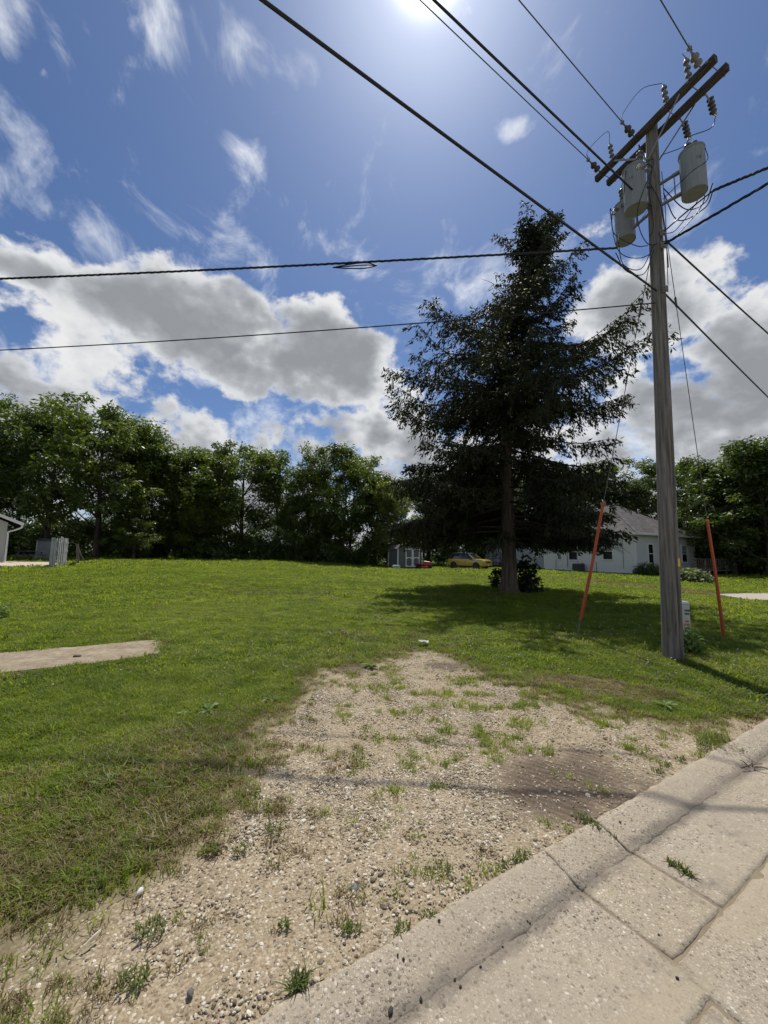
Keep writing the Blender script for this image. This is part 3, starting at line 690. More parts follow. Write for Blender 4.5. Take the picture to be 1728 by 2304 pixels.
jumper([PP(8.6) + [-.12, -.08, 0], PP(8.1) + [-.02, -.17, 0], PP(7.6) + [.04, -.16, 0], PP(7.1) + [.11, -.12, 0], PP(6.9) + [.13, -.1, 0]])
jumper([PP(8.9) + [.12, -.05, 0], PP(8.2) + [.15, -.06, .0], PP(7.4) + [.16, -.04, 0], PP(6.6) + [.14, -.06, 0]], .006)
jumper([PP(8.5) + [.10, -.1, 0], PP(8.1) + [.42, -.18, -.1], PP(7.9) + [.5, -.5, -.1], PP(7.75) + [.3, -.9, 0]], .009)
jumper([PP(8.4) + [.1, -.1, 0], PP(7.9) + [.3, -.15, -.1], PP(7.7) + [.45, -.55, -.05], PP(7.62) + [.3, -.9, 0]], .009)
jumper([PP(7.35) + [-.12, -.1, 0], PP(7.0) + [-.3, .0, -.05], PP(7.1) + [-.55, .1, 0], PP(7.5) + [-.62, .12, 0], PP(7.9) + [-.55, .2, 0]], .008)
jumper([PP(7.25) + [-.12, -.1, 0], PP(6.85) + [-.25, .0, 0], PP(6.95) + [-.55, .05, 0], PP(7.35) + [-.7, .1, 0]], .008)
for z_ in (7.55, 7.3, 6.45):                      # spool insulators and clamps
    m = MB(); c = PP(z_) + [.02, -.15, 0]; m.lathe([(.03, -.04), (.045, -.025), (.028, 0), (.045, .025), (.03, .04)], 12, c); m.beam(c - U*.06, c + U*.06, .10, .012, (0, 1, 0)); m.build('spool_insulator', MIG, pole, smooth=True)
MY = plain('yellow_tag', (.80, .52, .03), .5, 0, .1)
for (px_, py_), wh, tx in (((1516, 1262), (.055, .085), '43'), ((1521, 1271), (.07, .045), '7')):
    p = at_y(px_, py_, 6.56 - .09); z_ = p[2]; c = PP(z_); dv = np.array([.45, -.89, 0]); q = c + dv*(prad(z_) + .006); sdv = np.cross(U, dv)*1.0
    m = MB(); m.box(q + U*0, (wh[0], .003, wh[1]), np.stack([sdv, -dv, U], 1)); tg = m.build('pole_tag', MY, pole)
# ------------------------------------------------------------------ overhead wires
def wire(label, pts, r, n=8, mat=None):
    pts = np.asarray(pts, float); m = MB(); m.tube(pts, r, n); o = m.build('overhead_wire', mat or MK, None, smooth=True, loc=pts[0]); return tag(o, label, 'wire')
MAL = plain('aluminium_wire', (.11, .11, .12), .4, .6, .2)
def out_of(p, px_, z_, L=45, sg=.55):              # from a point on the pole through the pixel's ray, on to the next pole
    q = at_z(*px_, z_); d = q - p; d[2] = 0; d /= np.linalg.norm(d); e = p + d*L; e[2] = p[2] + .2; return e, d
for nm, px_, lab in (('far', (968, 8), 'thin primary wire ending at the far end of the crossarm'), ('mid', (1175, 0), 'thin primary wire ending beside the pole top'), ('near', (1487, 0), 'thin primary wire ending at the near end of the crossarm')):
    e, d = out_of(ends[nm], px_, AZ - .02); wire(lab, sag(ends[nm], e, 60, .45), .0085, 6, MAL)
a = at_z(1444, 447, 8.30); e, d = out_of(a, (992, 0), 8.30); wire('thick black secondary cable crossing in front of the crossarms', sag(a, e, 60, .3), .016)
m = MB(); a2 = a + d*.45; m.tube(sag(a, a + (PP(8.1) + [-.1, -.1, 0] - a)*.9, 6, .02), .012, 6); m.build('cable_tail', MK, pole)
a = PP(6.43) + [-.12, -.12, 0]; e, d = out_of(a, (617, 0), 6.30, 45); e[2] = 6.9; wire('thick black telephone cable running from mid pole to the top of the picture', sag(a, e, 80, .55), .0165)
a = PP(6.43) + [.12, -.02, 0]; e = at_z(1728, 902, 6.1); e = a + (e - a)*7; e[2] = 6.7; tl = wire('black telephone cable leaving mid pole to the lower right', sag(a, e, 80, .5), .016)
a = PP(6.40) + [.12, -.05, 0]; e = at_z(1728, 898, 6.05); e = a + (e - a)*.35; wire('short thin wire lashed beside the lower right cable', sag(a, e, 14, .02), .006)
a = PP(7.42) + [.12, -.1, 0]; e = at_z(1728, 762, 7.05); e = a + (e - a)*7; e[2] = 7.6; wire('black secondary cable leaving the pole under the right transformer to the right', sag(a, e, 80, .5), .016)
def twisted(a, b, r, sg, turns, n=150, ph=0.0):
    p = sag(a, b, n, sg); t = np.linspace(0, 1, n); an_ = ph + t*turns*2*math.pi; d = (np.asarray(b) - a)/np.linalg.norm(np.asarray(b) - a); x_ = np.cross(d, U); x_ /= np.linalg.norm(x_); y_ = np.cross(x_, d)
    return p + r*(np.cos(an_)[:, None]*x_ + np.sin(an_)[:, None]*y_)
def triplex(label, a, b, sg, r=.011, turns=60, n=400):
    m = MB()
    for k_ in range(3): m.tube(twisted(a, b, r*.95, sg, turns, n, k_*2.1), r if k_ else r*.8, 5)
    o = m.build('overhead_wire', MK, None, smooth=True, loc=a); return tag(o, label, 'wire')
# two drops that cross the street to the right
a = PP(7.62) + [.30, -.9, 0]; b = at_z(1728, 356, 7.70); b = a + (b - a)*16; b[2] = 7.4; triplex('upper of two twisted black service cables leaving across the street', a, b, .25, .013, 50)
m = MB(); m.tube(spline([PP(7.55) + [.02, -.16, 0], PP(7.6) + [.15, -.5, 0], a], 10), .012, 6); m.build('service_tail', MK, pole)
a = PP(7.30) + [.02, -.18, 0]; b = at_z(1728, 394, 7.36); b = a + (b - a)*14; b[2] = 7.2; triplex('lower of two twisted black service cables leaving across the street', a, b, .25, .013, 50)
# drops to the left
a = PP(7.45) + [-.66, .1, 0]; b = at_z(0, 628, 7.15); b2 = a + (b - a)*2.4; b2[2] = a[2] + (7.35 - a[2])*2.4
sp = sag(a, b2, 120, .25); tag(triplex('twisted black service cable with a splice running level to the left', a, b2, .2, .012, 70, 420), None, None)
m = MB(); c = at_z(800, 600, 7.23)
for k_ in range(3):
    dd_ = np.array([0, .03*(k_ - 1), .045*(1 if k_ != 1 else -1)]); m.tube(spline([c + [.42, -.04, .0], c + [.2, -.02, 0] + dd_, c + [-.15, .01, 0] + dd_*.7, c + [-.45, .03, 0]], 16), .010, 6)
o = m.build('cable_splice', MK, None, smooth=True, loc=c); tag(o, 'bulging splice loops on the service cable at the left', 'splice')
a = PP(6.22) + [-.12, -.08, 0]; b = at_z(0, 783, 5.75); b2 = a + (b - a)*2.2; b2[2] = a[2] + (6.05 - a[2])*2.2; wire('thin black phone drop running level to the left below the service cable', sag(a, b2, 60, .35), .0105)
# ------------------------------------------------------------------ guys
MO = plain('orange_guard', (.45, .085, .032), .6, 0, .15, 4)
def along(a, b, py_):                              # the point of a straight line that lies at that height of the photograph
    lo, hi = 0.0, 1.0
    for _ in range(40):
        t = (lo + hi)/2; q = a + (b - a)*t - CAM; y_ = H/2 - F*(q @ CU)/(q @ CF)
        if y_ < py_: lo = t
        else: hi = t
    return a + (b - a)*t
for ax_, zt, (p0, p1), anc, lab in ((np.array([-.13, .02, 0]), 7.05, (1130, 1392), (1299, 1432), 'steel guy wire with orange guard between the conifer and the pole'), (np.array([.11, .02, 0]), 8.75, (1170, 1430), (1629, 1436), 'steel guy wire with orange guard to the right of the pole')):
    b = gp(*anc); a = PP(zt) + ax_; t = thing('guy_wire', lab, 'guy wire', b, 'guy wires of the pole')
    m = MB(); m.tube(sag(a, b, 20, .02), .0065, 6); m.build('strand', MAL, t)
    g0, g1 = along(a, b, p0), along(a, b, p1); bend = (g0 + g1)/2 + np.array([.015, 0, -.01])
    m = MB(); m.tube(spline([g0, bend, g1], 14), np.linspace(.026, .031, 14), 12); m.build('guard', MO, t, smooth=True)
    m = MB(); m.tube([g1, b + (g1 - b)*.02], .011, 6); m.lathe([(.02, 0), (.03, .02), (.02, .04)], 8, b + (g1 - b)*.9); m.build('anchor_rod', MS, t)
    gi = along(a, b, 668 if zt > 8 else 690); d_ = (b - a)/np.linalg.norm(b - a); m = MB(); m.lathe([(.01, 0), (.022, .03), (.016, .1), (.022, .17), (.01, .2)], 10, gi, d_); m.build('strain_insulator', MI, t, smooth=True)
# ------------------------------------------------------------------ pedestal
c = gp(1541, 1452); t = thing('telephone_pedestal', 'pale grey telephone pedestal with red warning print behind the pole foot', 'pedestal', c)
MPD = plain('pedestal_plastic', (.50, .51, .50), .5, 0, .08, 4)
m = MB(); rz = np.array(Matrix.Rotation(rad(-20), 3, 'Z')); m.box(c + [0, 0, .38], (.19, .17, .80), rz); m.build('body', MPD, t, bevel=.03)
m = MB(); m.box(c + [0, 0, .80], (.205, .185, .05), rz, .86); m.build('cap', plain('pedestal_cap', (.66, .66, .64), .5), t, bevel=.012)
MR = plain('warning_red', (.55, .10, .05), .5)
nrm = rz @ np.array([1., 0, 0]); sdn = rz @ np.array([0, 1., 0])
fr_ = rz @ np.array([0, -1., 0]); rt_ = rz @ np.array([1., 0, 0]); rp = np.random.default_rng(9)
for zz_, n_, mt in ((.66, 6, MINK), (.60, 5, MINK), (.46, 4, MR), (.40, 5, MR), (.34, 4, MR)):   # rows of print too small to read
    m = MB(); x_ = .005
    for k_ in range(n_):
        wl_ = rp.uniform(.007, .014); m.box(c + fr_*.0865 + rt_*(x_ + wl_/2) + U*zz_, (wl_, .002, .034), rz); x_ += wl_ + .004
    o = m.build('print', mt, t); o['kind'] = 'stuff'

# ================================================================== trees
def leaves(cent, spread, n, size, rg, up=.5, elong=1.9, axis=None, along_=0.0, droop=.25):
    """n leaf quads round every centre: arrays of vertices and faces"""
    cent = np.asarray(cent, float); N = len(cent)*n
    c = np.repeat(cent, n, 0); sp = np.repeat(np.asarray(spread, float), n, 0)
    d = rg.normal(size=(N, 3)); d /= np.linalg.norm(d, axis=1)[:, None]; rr = rg.random(N)**.45
    p = c + d*rr[:, None]*sp
    nrm = rg.normal(size=(N, 3)); nrm[:, 2] = np.abs(nrm[:, 2])*1.0 + up; nrm += d*.5; nrm /= np.linalg.norm(nrm, axis=1)[:, None]
    a = rg.normal(size=(N, 3))
    if axis is not None: a = a*(1 - along_) + np.repeat(np.asarray(axis, float), n, 0)*along_*2
    a += d*.6; a[:, 2] -= droop
    a -= nrm*np.sum(a*nrm, 1)[:, None]; a /= np.linalg.norm(a, axis=1)[:, None] + 1e-9; b = np.cross(nrm, a)
    L = size*rg.uniform(.6, 1.35, N)[:, None]; Wd = L/elong
    v = np.stack([p, p + a*L*.5 + b*Wd*.5 - nrm*L*.04, p + a*L - nrm*L*.16, p + a*L*.45 - b*Wd*.5 - nrm*L*.04], 1).reshape(-1, 3)
    f = np.arange(N*4).reshape(-1, 4); return v, f
def bark(name, c1, c2): return wood(name, c1, c2, 2, .45, .95)
MBARK = bark('bark', (.045, .036, .028), (.13, .105, .08))
LEAF = {'dark': leafmat('leaf_dark', ((.030, .058, .014), (.074, .118, .025), (.155, .200, .044)), .42, .42, .5),
        'mid': leafmat('leaf_mid', ((.048, .082, .016), (.108, .155, .030), (.205, .245, .054)), .46, .42, .5),
        'bright': leafmat('leaf_bright', ((.07, .10, .017), (.145, .185, .03), (.25, .27, .06)), .48, .42, .5)}
def make_tree(seed, style):
    """a broadleaf tree 10 m tall: (trunk mesh builder, leaf arrays)"""
    rg = np.random.default_rng(seed); Hh = 10.0; mb = MB(); cents = []; spr = []; axs = []
    nst = 1 if style != 'multi' else 3
    for s_ in range(nst):
        lean = rg.normal(0, .5 if nst == 1 else 1.1, 2); b0 = np.array([*(rg.normal(0, .25, 2) if nst > 1 else (0, 0)), -.15])
        top = np.array([lean[0], lean[1], Hh*(.86 if style != 'plume' else .93)*rg.uniform(.9, 1.0)])
        tr = spline([b0, b0 + (top - b0)*.3 + np.r_[rg.normal(0, .15, 2), 0], b0 + (top - b0)*.65 + np.r_[rg.normal(0, .25, 2), 0], top], 14)
        tz = np.linspace(0, 1, 14); mb.tube(tr, (.17 if nst == 1 else .11)*(1 - tz*.92) + .008, 8)
        nb = {'round': 36, 'plume': 36, 'multi': 17, 'open': 26, 'bush': 32}[style]
        for i in range(nb):
            f = rg.uniform(.10 if style in ('round', 'plume') else .04, .97)**(.9); q = tr[int(f*13)]
            az_ = i*2.4 + rg.normal(0, .4); elv = rad(rg.uniform(8, 40) + 34*f)
            env = {'round': math.sin(math.pi*min(1, (f*.86 + .14)))**.6*3.6, 'plume': 1.9*(1 - f)**.25 + .25, 'multi': math.sin(math.pi*(f*.8 + .18))**.6*2.7, 'open': math.sin(math.pi*(f*.8 + .15))**.7*3.4, 'bush': (1 - f*.6)*3.4}[style]
            L = env*rg.uniform(.6, 1.15); dv = np.array([math.cos(az_)*math.cos(elv), math.sin(az_)*math.cos(elv), math.sin(elv)])
            e1 = q + dv*L*.5 + [0, 0, .05*L]; e2 = q + dv*L + [0, 0, (.22 if style != 'open' else .05)*L]
            lm = spline([q, e1, e2], 8); mb.tube(lm, np.linspace(.05*(1 - f*.6), .010, 8), 5, False)
            ks = rg.integers(4, 7)
            for k in range(ks):
                u = .35 + .65*(k + rg.random())/ks; p = lm[min(7, int(u*7.99))]
                sd = rg.normal(size=3); sd[2] = abs(sd[2])*.55 + .1; sd /= np.linalg.norm(sd); l2 = rg.uniform(.25, .8)*(L/3 + .35)
                tip = p + sd*l2 + dv*.15; mb.tube([p, tip], [.014, .005], 3, False)
                cents.append(tip); w_ = rg.uniform(.36, .72)*(1.0 if style != 'plume' else .72); spr.append((w_, w_, w_*(.62 if style != 'plume' else 1.25))); axs.append(sd*.3 + dv*.3 + [0, 0, .7 if style == 'plume' else .05])
            cents.append(e2); w_ = rg.uniform(.35, .6); spr.append((w_, w_, w_*.7)); axs.append(dv)
    n = {'round': 84, 'plume': 72, 'multi': 80, 'open': 60, 'bush': 84}[style]
    v, f = leaves(cents, spr, n, .205, rg, .45, 2.1, axs, .55 if style == 'plume' else .25)
    return mb, v, f
PROTO = {}
for i, (st_, lf) in enumerate([('round', 'dark'), ('plume', 'mid'), ('multi', 'mid'), ('open', 'dark'), ('round', 'mid'), ('bush', 'bright'), ('plume', 'dark'), ('bush', 'mid'), ('multi', 'bright')]):
    mb, v, f = make_tree(200 + i, st_)
    ztop = float(np.quantile(v[:, 2], .9985)); me = bpy.data.meshes.new('trunk'); me.from_pydata(np.concatenate(mb.v).tolist(), [], mb.f); me.materials.append(MBARK); me.shade_smooth()
    lo = fast_mesh('crown', v, f, LEAF[lf]); lm_ = lo.data; bpy.data.objects.remove(lo); PROTO[i] = (me, lm_, ztop)
def tree(px_, Y, top_py, width, proto, rz, label, group=None, base_z=None):
    p = at_y(px_, 1262, Y); x_ = p[0]; z_ = float(hgt(x_, Y)); top = at_y(px_, top_py, Y)[2]; h_ = top - z_
    t = thing('broadleaf_tree', label, 'tree', (x_, Y, z_), group)
    s_ = h_/PROTO[proto][2]; t.scale = (s_*width*1.15, s_*width*1.15, s_); t.rotation_euler = (0, 0, rz)
    for nm, me in (('trunk', PROTO[proto][0]), ('crown', PROTO[proto][1])):
        o = bpy.data.objects.new(nm, me); COL.objects.link(o); o.parent = t
    return t
ROWL = 'trees along the back of the lot'
for i, a in enumerate([
    (-95, 42, 880, .95, 4, 'broadleaf tree at the left edge with one sprig above the others'),
    (18, 43, 905, .75, 3, 'tall open broadleaf tree behind the corner of the garage roof'),
    (105, 41, 915, .95, 0, 'dark tall broadleaf tree behind the pale garden shed'),
    (215, 39, 908, .90, 4, 'tall dense tree with bare leaning trunk right of the fence boards'),
    (280, 43, 955, .85, 0, 'dark broadleaf tree at the right shoulder of the tall left clump'),
    (352, 45, 1012, .95, 2, 'lower many-stemmed tree just right of the tall left clump'),
    (300, 38, 1120, 1.25, 7, 'low leafy bush tree drooping to the lawn right of the leaning trunk'),
    (408, 46, 1030, .9, 7, 'bushy tree between the left clump and the twin-topped tree'),
    (462, 47, 1008, .62, 2, 'narrow twin-topped tree left of centre in the row'),
    (440, 44, 1075, 1.0, 8, 'yellowish green many-stemmed tree in front of the twin-topped tree'),
    (545, 46, 1000, 1.0, 4, 'broad rounded open tree with sky showing through its stems'),
    (615, 48, 1020, .8, 4, 'broadleaf tree between the rounded open tree and the tall plume'),
    (688, 49, 1000, .45, 3, 'slender tree with a spiky plume top near the middle'),
    (660, 44, 1110, .9, 7, 'low dark bush tree under the plume topped tree'),
    (775, 46, 1012, .9, 2, 'open tree with forked stems right of the plume topped tree'),
    (720, 47, 1060, .7, 2, 'slim many-stemmed tree in the gap right of the plume'),
    (845, 47, 1058, .9, 0, 'dark broadleaf tree above the left end of the grey shed'),
    (880, 43, 1085, .78, 8, 'bright yellow green tree hanging over the grey shed'),
    (960, 52, 1070, 1.1, 4, 'broadleaf tree behind the grey shed roof'),
    (1055, 50, 1090, 1.1, 0, 'dark tree behind the yellow car'),
    (1170, 54, 1060, 1.1, 4, 'broadleaf tree hidden mostly by the conifer trunk'),
    (1290, 50, 1055, 1.0, 0, 'dark tree behind the left end of the house roof')]):
    tree(*a[:5], i*1.7, a[5], ROWL)
ROWR = 'trees behind the house on the right'
for i, a in enumerate([
    (1385, 47, 1038, .95, 4, 'rounded tree above the house roof ridge'),
    (1470, 46, 1045, .95, 3, 'tree directly behind the utility pole'),
    (1545, 42, 1035, .7, 2, 'narrow pointed tree between pole and right guy wire'),
    (1590, 37, 1062, 1.15, 7, 'light green bushy tree at the right end of the house'),
    (1650, 34, 1020, 1.0, 0, 'tall dark tree right of the orange guy guard'),
    (1728, 31, 985, 1.0, 0, 'tallest dark tree at the right edge of the picture'),
    (1700, 36, 1075, 1.2, 7, 'low leafy tree filling the dark corner behind the deck'),
    (1850, 30, 960, 1.05, 4, 'tall tree cut by the right edge')]):
    tree(*a[:5], i*2.1 + .5, a[5], ROWR)
# undergrowth: one dark leafy mass along the foot of the trees
rg = np.random.default_rng(5); cents = []; spr = []
def under(x0, Y0, x1, Y1, n, hh, dep=2.0):
    for k in range(n):
        u = rg.random(); x_ = x0 + (x1 - x0)*u + rg.normal(0, .4); y_ = Y0 + (Y1 - Y0)*u + rg.normal(0, dep); h_ = hh*(.55 + .45*vnoise(np.array([x_*.25]), np.array([y_*.1]), 17, 3)[0]); z_ = max(.2, rg.random()**.8*max(1.0, h_))
        cents.append((x_, y_, float(hgt(x_, y_)) + z_)); spr.append((.75, .75, .55))
xs = [at_y(p, 1262, Y)[0] for p, Y in ((-220, 45), (350, 45), (900, 48), (1330, 52), (1560, 37), (1960, 31))]
under(xs[0], 53, xs[2], 56, 900, 9.5); under(xs[2], 56, xs[3], 60, 420, 9.0); under(xs[0], 42, xs[1], 45, 900, 7.0); under(xs[1], 45, xs[2], 48, 800, 6.0); under(xs[2], 49, xs[3], 54, 520, 7.0); under(xs[4], 37, xs[5], 33, 900, 8.5)
v, f = leaves(cents, spr, 46, .30, rg, .4, 1.9)
o = fast_mesh('undergrowth', v, f, LEAF['dark'], kind='stuff'); tag(o, 'dark leafy undergrowth along the foot of the trees', 'undergrowth')
# ------------------------------------------------------------------ the conifer
CB = gp(1147, 1334); CT = at_y(1205, 505, CB[1]); HC = CT[2] - CB[2]
con = thing('conifer_tree', 'tall dark ragged conifer with a bent top standing on the lawn', 'conifer', CB)
rg = np.random.default_rng(11)
axis = spline([CB + [0, 0, -.2], CB + [-.02, 0, 3], CB + [-.05, 0, 8], CB + [-.10, 0, HC*.66], CB + [.75, 0, HC*.80], CT + [-.25, 0, -.3]], 60)
az_z = axis[:, 2] - CB[2]
def trunk_at(z): i = np.clip(np.searchsorted(az_z, z), 1, 59); return axis[i - 1] + (axis[i] - axis[i - 1])*((z - az_z[i - 1])/(az_z[i] - az_z[i - 1] + 1e-9))
na = 28; an = np.arange(na)*2*math.pi/na; zs = np.r_[np.linspace(-.2, 3, 30), np.linspace(3.2, HC - .6, 40)]
ZZ, AA = np.meshgrid(zs, an, indexing='ij'); R0 = .30*(1 - ZZ/HC)**.8 + .12*np.exp(-np.clip(ZZ, 0, 9)/.35) + .01
RR = R0*(1 + .10*np.sin(AA*7 + ZZ*.6 + vnoise(AA*2, ZZ*.7, 6)*1.5) + .08*vnoise(np.cos(AA)*4, np.sin(AA)*4 + ZZ*.3, 8, 3))
ctr = np.array([trunk_at(z) for z in zs])[:, None, :]; vv = ctr + np.stack([RR*np.cos(AA), RR*np.sin(AA), 0*RR], -1); vv[..., 2] = ZZ + CB[2]
k = np.arange(len(zs)*na).reshape(len(zs), na); ff = np.stack([k[:-1], np.roll(k, -1, 1)[:-1], np.roll(k, -1, 1)[1:], k[1:]], -1).reshape(-1, 4)
m = MB(); m.add(vv.reshape(-1, 3), ff.tolist()); m.build('trunk', bark('conifer_bark', (.055, .042, .034), (.17, .135, .11)), con, smooth=True)
prof_z = np.array([0, 1.6, 2.4, 4, 5.5, 7, 8.5, 10, 11.5, 12.8, 13.6, 14.2, 15.0, 16, 17, 18.5, 19.5])*HC/18.4
prof_r = np.array([0, 0, 4.1, 4.8, 5.1, 5.3, 5.2, 5.0, 4.7, 4.0, 3.1, 1.8, .95, 1.0, 1.15, .7, .1])
bm = MB(); cents = []; spr = []; axs = []; sv = []; 
def spray_rows(p0, p1, n, L, rg):
    return p0 + (p1 - p0)*np.linspace(.15, 1, n)[:, None]
nbr = 262; SP, SA = [], []
for i in range(nbr):
    z = (rg.random()**1.2)*(HC - 2.3) + 2.0 if i < 225 else HC*rg.uniform(.80, .97); az_ = i*2.39996 + rg.normal(0, .3)
    r_ = np.interp(z, prof_z, prof_r)*(rg.uniform(.74, 1.08) if z < 6.5 or rg.random() < .68 else rg.uniform(.35, .65))*(1.12 if math.cos(az_) > .3 and rg.random() < .35 else 1.0)
    if z > HC*.76: az_ = rg.normal(0, 1.25); r_ *= 1.5*rg.uniform(.55, 1.15)
    b0 = trunk_at(z); dv = np.array([math.cos(az_), math.sin(az_), 0]); up_ = rg.uniform(.05, .32) if z > 7 else rg.uniform(-.26, .04)
    if z > HC*.76: up_ = rg.uniform(.1, .8)
    drp = rg.uniform(.02, .14); tipu = rg.uniform(0, .16) if z > 6 else rg.uniform(-.05, .05)
    br = spline([b0, b0 + dv*r_*.35 + U*r_*(up_*.45), b0 + dv*r_*.7 + U*r_*(up_*.75 - drp), b0 + dv*r_ + U*r_*(up_ - drp + tipu)], 22)
    if br[-1][2] < 1.9: continue
    bm.tube(br, np.linspace(.045 if z < 12 else .028, .006, 22)*(.6 + r_/8), 5, False)
    sd = np.cross(U, dv); tl_ = .38 + .17*r_
    nt = int((8 + r_*8.5)*(1.15 if z < 6.5 else .74))
    for k_ in range(nt):
        u = (.12 if z > 5 else .3) + (.88 if z > 5 else .7)*(k_ + rg.random())/nt; p = br[min(21, int(u*21.9))]; l_ = tl_*(1.15 - .75*u)*rg.uniform(.5, 1.3); sg = 1 if k_ % 2 else -1
        tv = dv*rg.uniform(.25, .8) + sd*sg*rg.uniform(.35, 1.0) - U*rg.uniform(.15, 1.05) ; tv /= np.linalg.norm(tv)
        e = p + tv*l_ - U*l_*.12
        if e[2] < 1.75: continue
        bm.tube([p, e], [.009, .003], 3, False)
        ns_ = max(4, int(l_*13)); q = p + (e - p)*np.linspace(.05, 1.0, ns_)[:, None]; SP.append(q); SA.append(np.repeat(tv[None], ns_, 0))
SP = np.concatenate(SP); SA = np.concatenate(SA)
keep = SP[:, 2] > 1.85 + rg.random(len(SP))*.75 + .35*vnoise(SP[:, 0]*.8, SP[:, 1]*.8, 44, 2); SP, SA = SP[keep], SA[keep]
SP = np.repeat(SP, 4, 0) + rg.normal(0, .055, (len(SP)*4, 3)); SA = np.repeat(SA, 4, 0)
N = len(SP); a = SA + rg.normal(0, .55, (N, 3)) - [0, 0, .35]; a /= np.linalg.norm(a, axis=1)[:, None]; nr = rg.normal(size=(N, 3)); nr[:, 2] += .3; nr -= a*np.sum(a*nr, 1)[:, None]; nr /= np.linalg.norm(nr, axis=1)[:, None]; b = np.cross(nr, a)
L = rg.uniform(.10, .24, N)[:, None]; Wd = L*rg.uniform(.22, .40, N)[:, None]
v = np.stack([SP, SP + a*L*.5 + b*Wd*.5, SP + a*L, SP + a*L*.4 - b*Wd*.5], 1).reshape(-1, 3)
o = fast_mesh('crown', v - CB, np.arange(N*4).reshape(-1, 4), leafmat('conifer_needles', ((.013, .018, .008), (.030, .038, .013), (.070, .074, .024)), .2, .6, .25), con)
print('conifer sprays', N)
bm.build('limbs', bark('conifer_limb', (.03, .024, .02), (.08, .065, .05)), con, smooth=True)
m = MB()
for p_, q_ in (((1112, 640), (1082, 628)), ((1112, 640), (1096, 655)), ((1135, 660), (1108, 638))):
    a_, b_ = at_y(*p_, CB[1]), at_y(*q_, CB[1]); m.tube(spline([a_, (a_ + b_)/2 + [0, 0, .04], b_], 6), [.02, .016, .012, .01, .008, .004], 4)
m.build('dead_twig', MBARK, con)

# ================================================================== buildings
class Frame:
    """local axes: u along, v across, w up, from a ground point"""
    def __init__(s, o, ex): s.o = np.asarray(o, float); s.x = np.array([ex[0], ex[1], 0.])/math.hypot(*ex[:2]); s.y = np.array([-s.x[1], s.x[0], 0.])
    def __call__(s, u, v, w): return s.o + s.x*u + s.y*v + U*w
    def R(s): return np.stack([s.x, s.y, U], 1)
    def box(s, mb, u0, u1, v0, v1, w0, w1): mb.box(s((u0 + u1)/2, (v0 + v1)/2, (w0 + w1)/2), (abs(u1 - u0), abs(v1 - v0), w1 - w0), s.R()); return mb
    def poly(s, mb, pts): mb.add([s(*p) for p in pts], [tuple(range(len(pts)))]); return mb
def bx(fr, name, mat, par, u0, u1, v0, v1, w0, w1, bevel=0): m = MB(); fr.box(m, u0, u1, v0, v1, w0, w1); return m.build(name, mat, par, bevel=bevel)
MSID = plain('siding_white', (.72, .715, .69), .6, 0, .06, 3)
MSID_SHADE = plain('siding_white_shaded', (.58, .59, .59), .6, 0, .06, 3)  # same white siding, with the shade of the other walls painted into its colour
MTRIM = plain('trim_white', (.78, .78, .77), .5, 0, .05, 4)
MGLS = material('window_glass', lambda m: bsdf((.018, .022, .026), .06, 0, spec=.6))
MBLD = plain('window_blind', (.24, .27, .23), .7)
MFND = plain('foundation', (.10, .095, .085), .9, 0, .3, 6)
def shingle(m):
    p = opos(); n = noise(p, 1.2, 5, .6); n2 = noise(p, 22, 4, .7); x_, y_, z_ = sep(p)
    w_ = node('ShaderNodeTexWave'); w_.wave_type = 'BANDS'; w_.bands_direction = 'Z'; link(p, w_.inputs[0]); w_.inputs['Scale'].default_value = 2.6; w_.inputs['Distortion'].default_value = .8; w_.inputs['Detail'].default_value = 2; b = X(w_.outputs['Fac'])
    br = node('ShaderNodeTexVoronoi'); link(vmath('MULTIPLY', p, (3.2, 3.2, 7.5)), br.inputs[0]); br.inputs['Scale'].default_value = 1; r_, _, _ = sep(X(br.outputs['Color']))
    k = (n*.35 + n2*.3 + r_*.35).clamp()
    c = ramp(k, (.2, (.075, .070, .068)), (.5, (.125, .117, .112)), (.8, (.20, .188, .18))); c = mix(b.sm(.8, .98)*.45, c, (.08, .075, .072))
    return bsdf(c, .9, 0, b*.6 + n2*.5, .6, .03, spec=.15)
MSH = material('roof_shingle', shingle)
def siding(fr, name, mat, par, u0, u1, v, w0, w1, out, course=.135, ax='u'):
    """lap boards on one wall; out = -1 or 1 is the outward side"""
    m = MB(); n = int(round((w1 - w0)/course)); c = (w1 - w0)/n
    for k_ in range(n):
        z0, z1 = w0 + k_*c, w0 + (k_ + 1)*c + .012
        if ax == 'u': q = [(u0, v + out*.045, z0), (u1, v + out*.045, z0), (u1, v + out*.010, z1), (u0, v + out*.010, z1)]; b = [(u0, v, z0), (u1, v, z0)]
        else: q = [(v + out*.045, u0, z0), (v + out*.045, u1, z0), (v + out*.010, u1, z1), (v + out*.010, u0, z1)]; b = [(v, u0, z0), (v, u1, z0)]
        m.add([fr(*p) for p in q + b], [(0, 1, 2, 3), (4, 5, 1, 0)])
    o = m.build(name, mat, par); o['kind'] = 'stuff'; return o
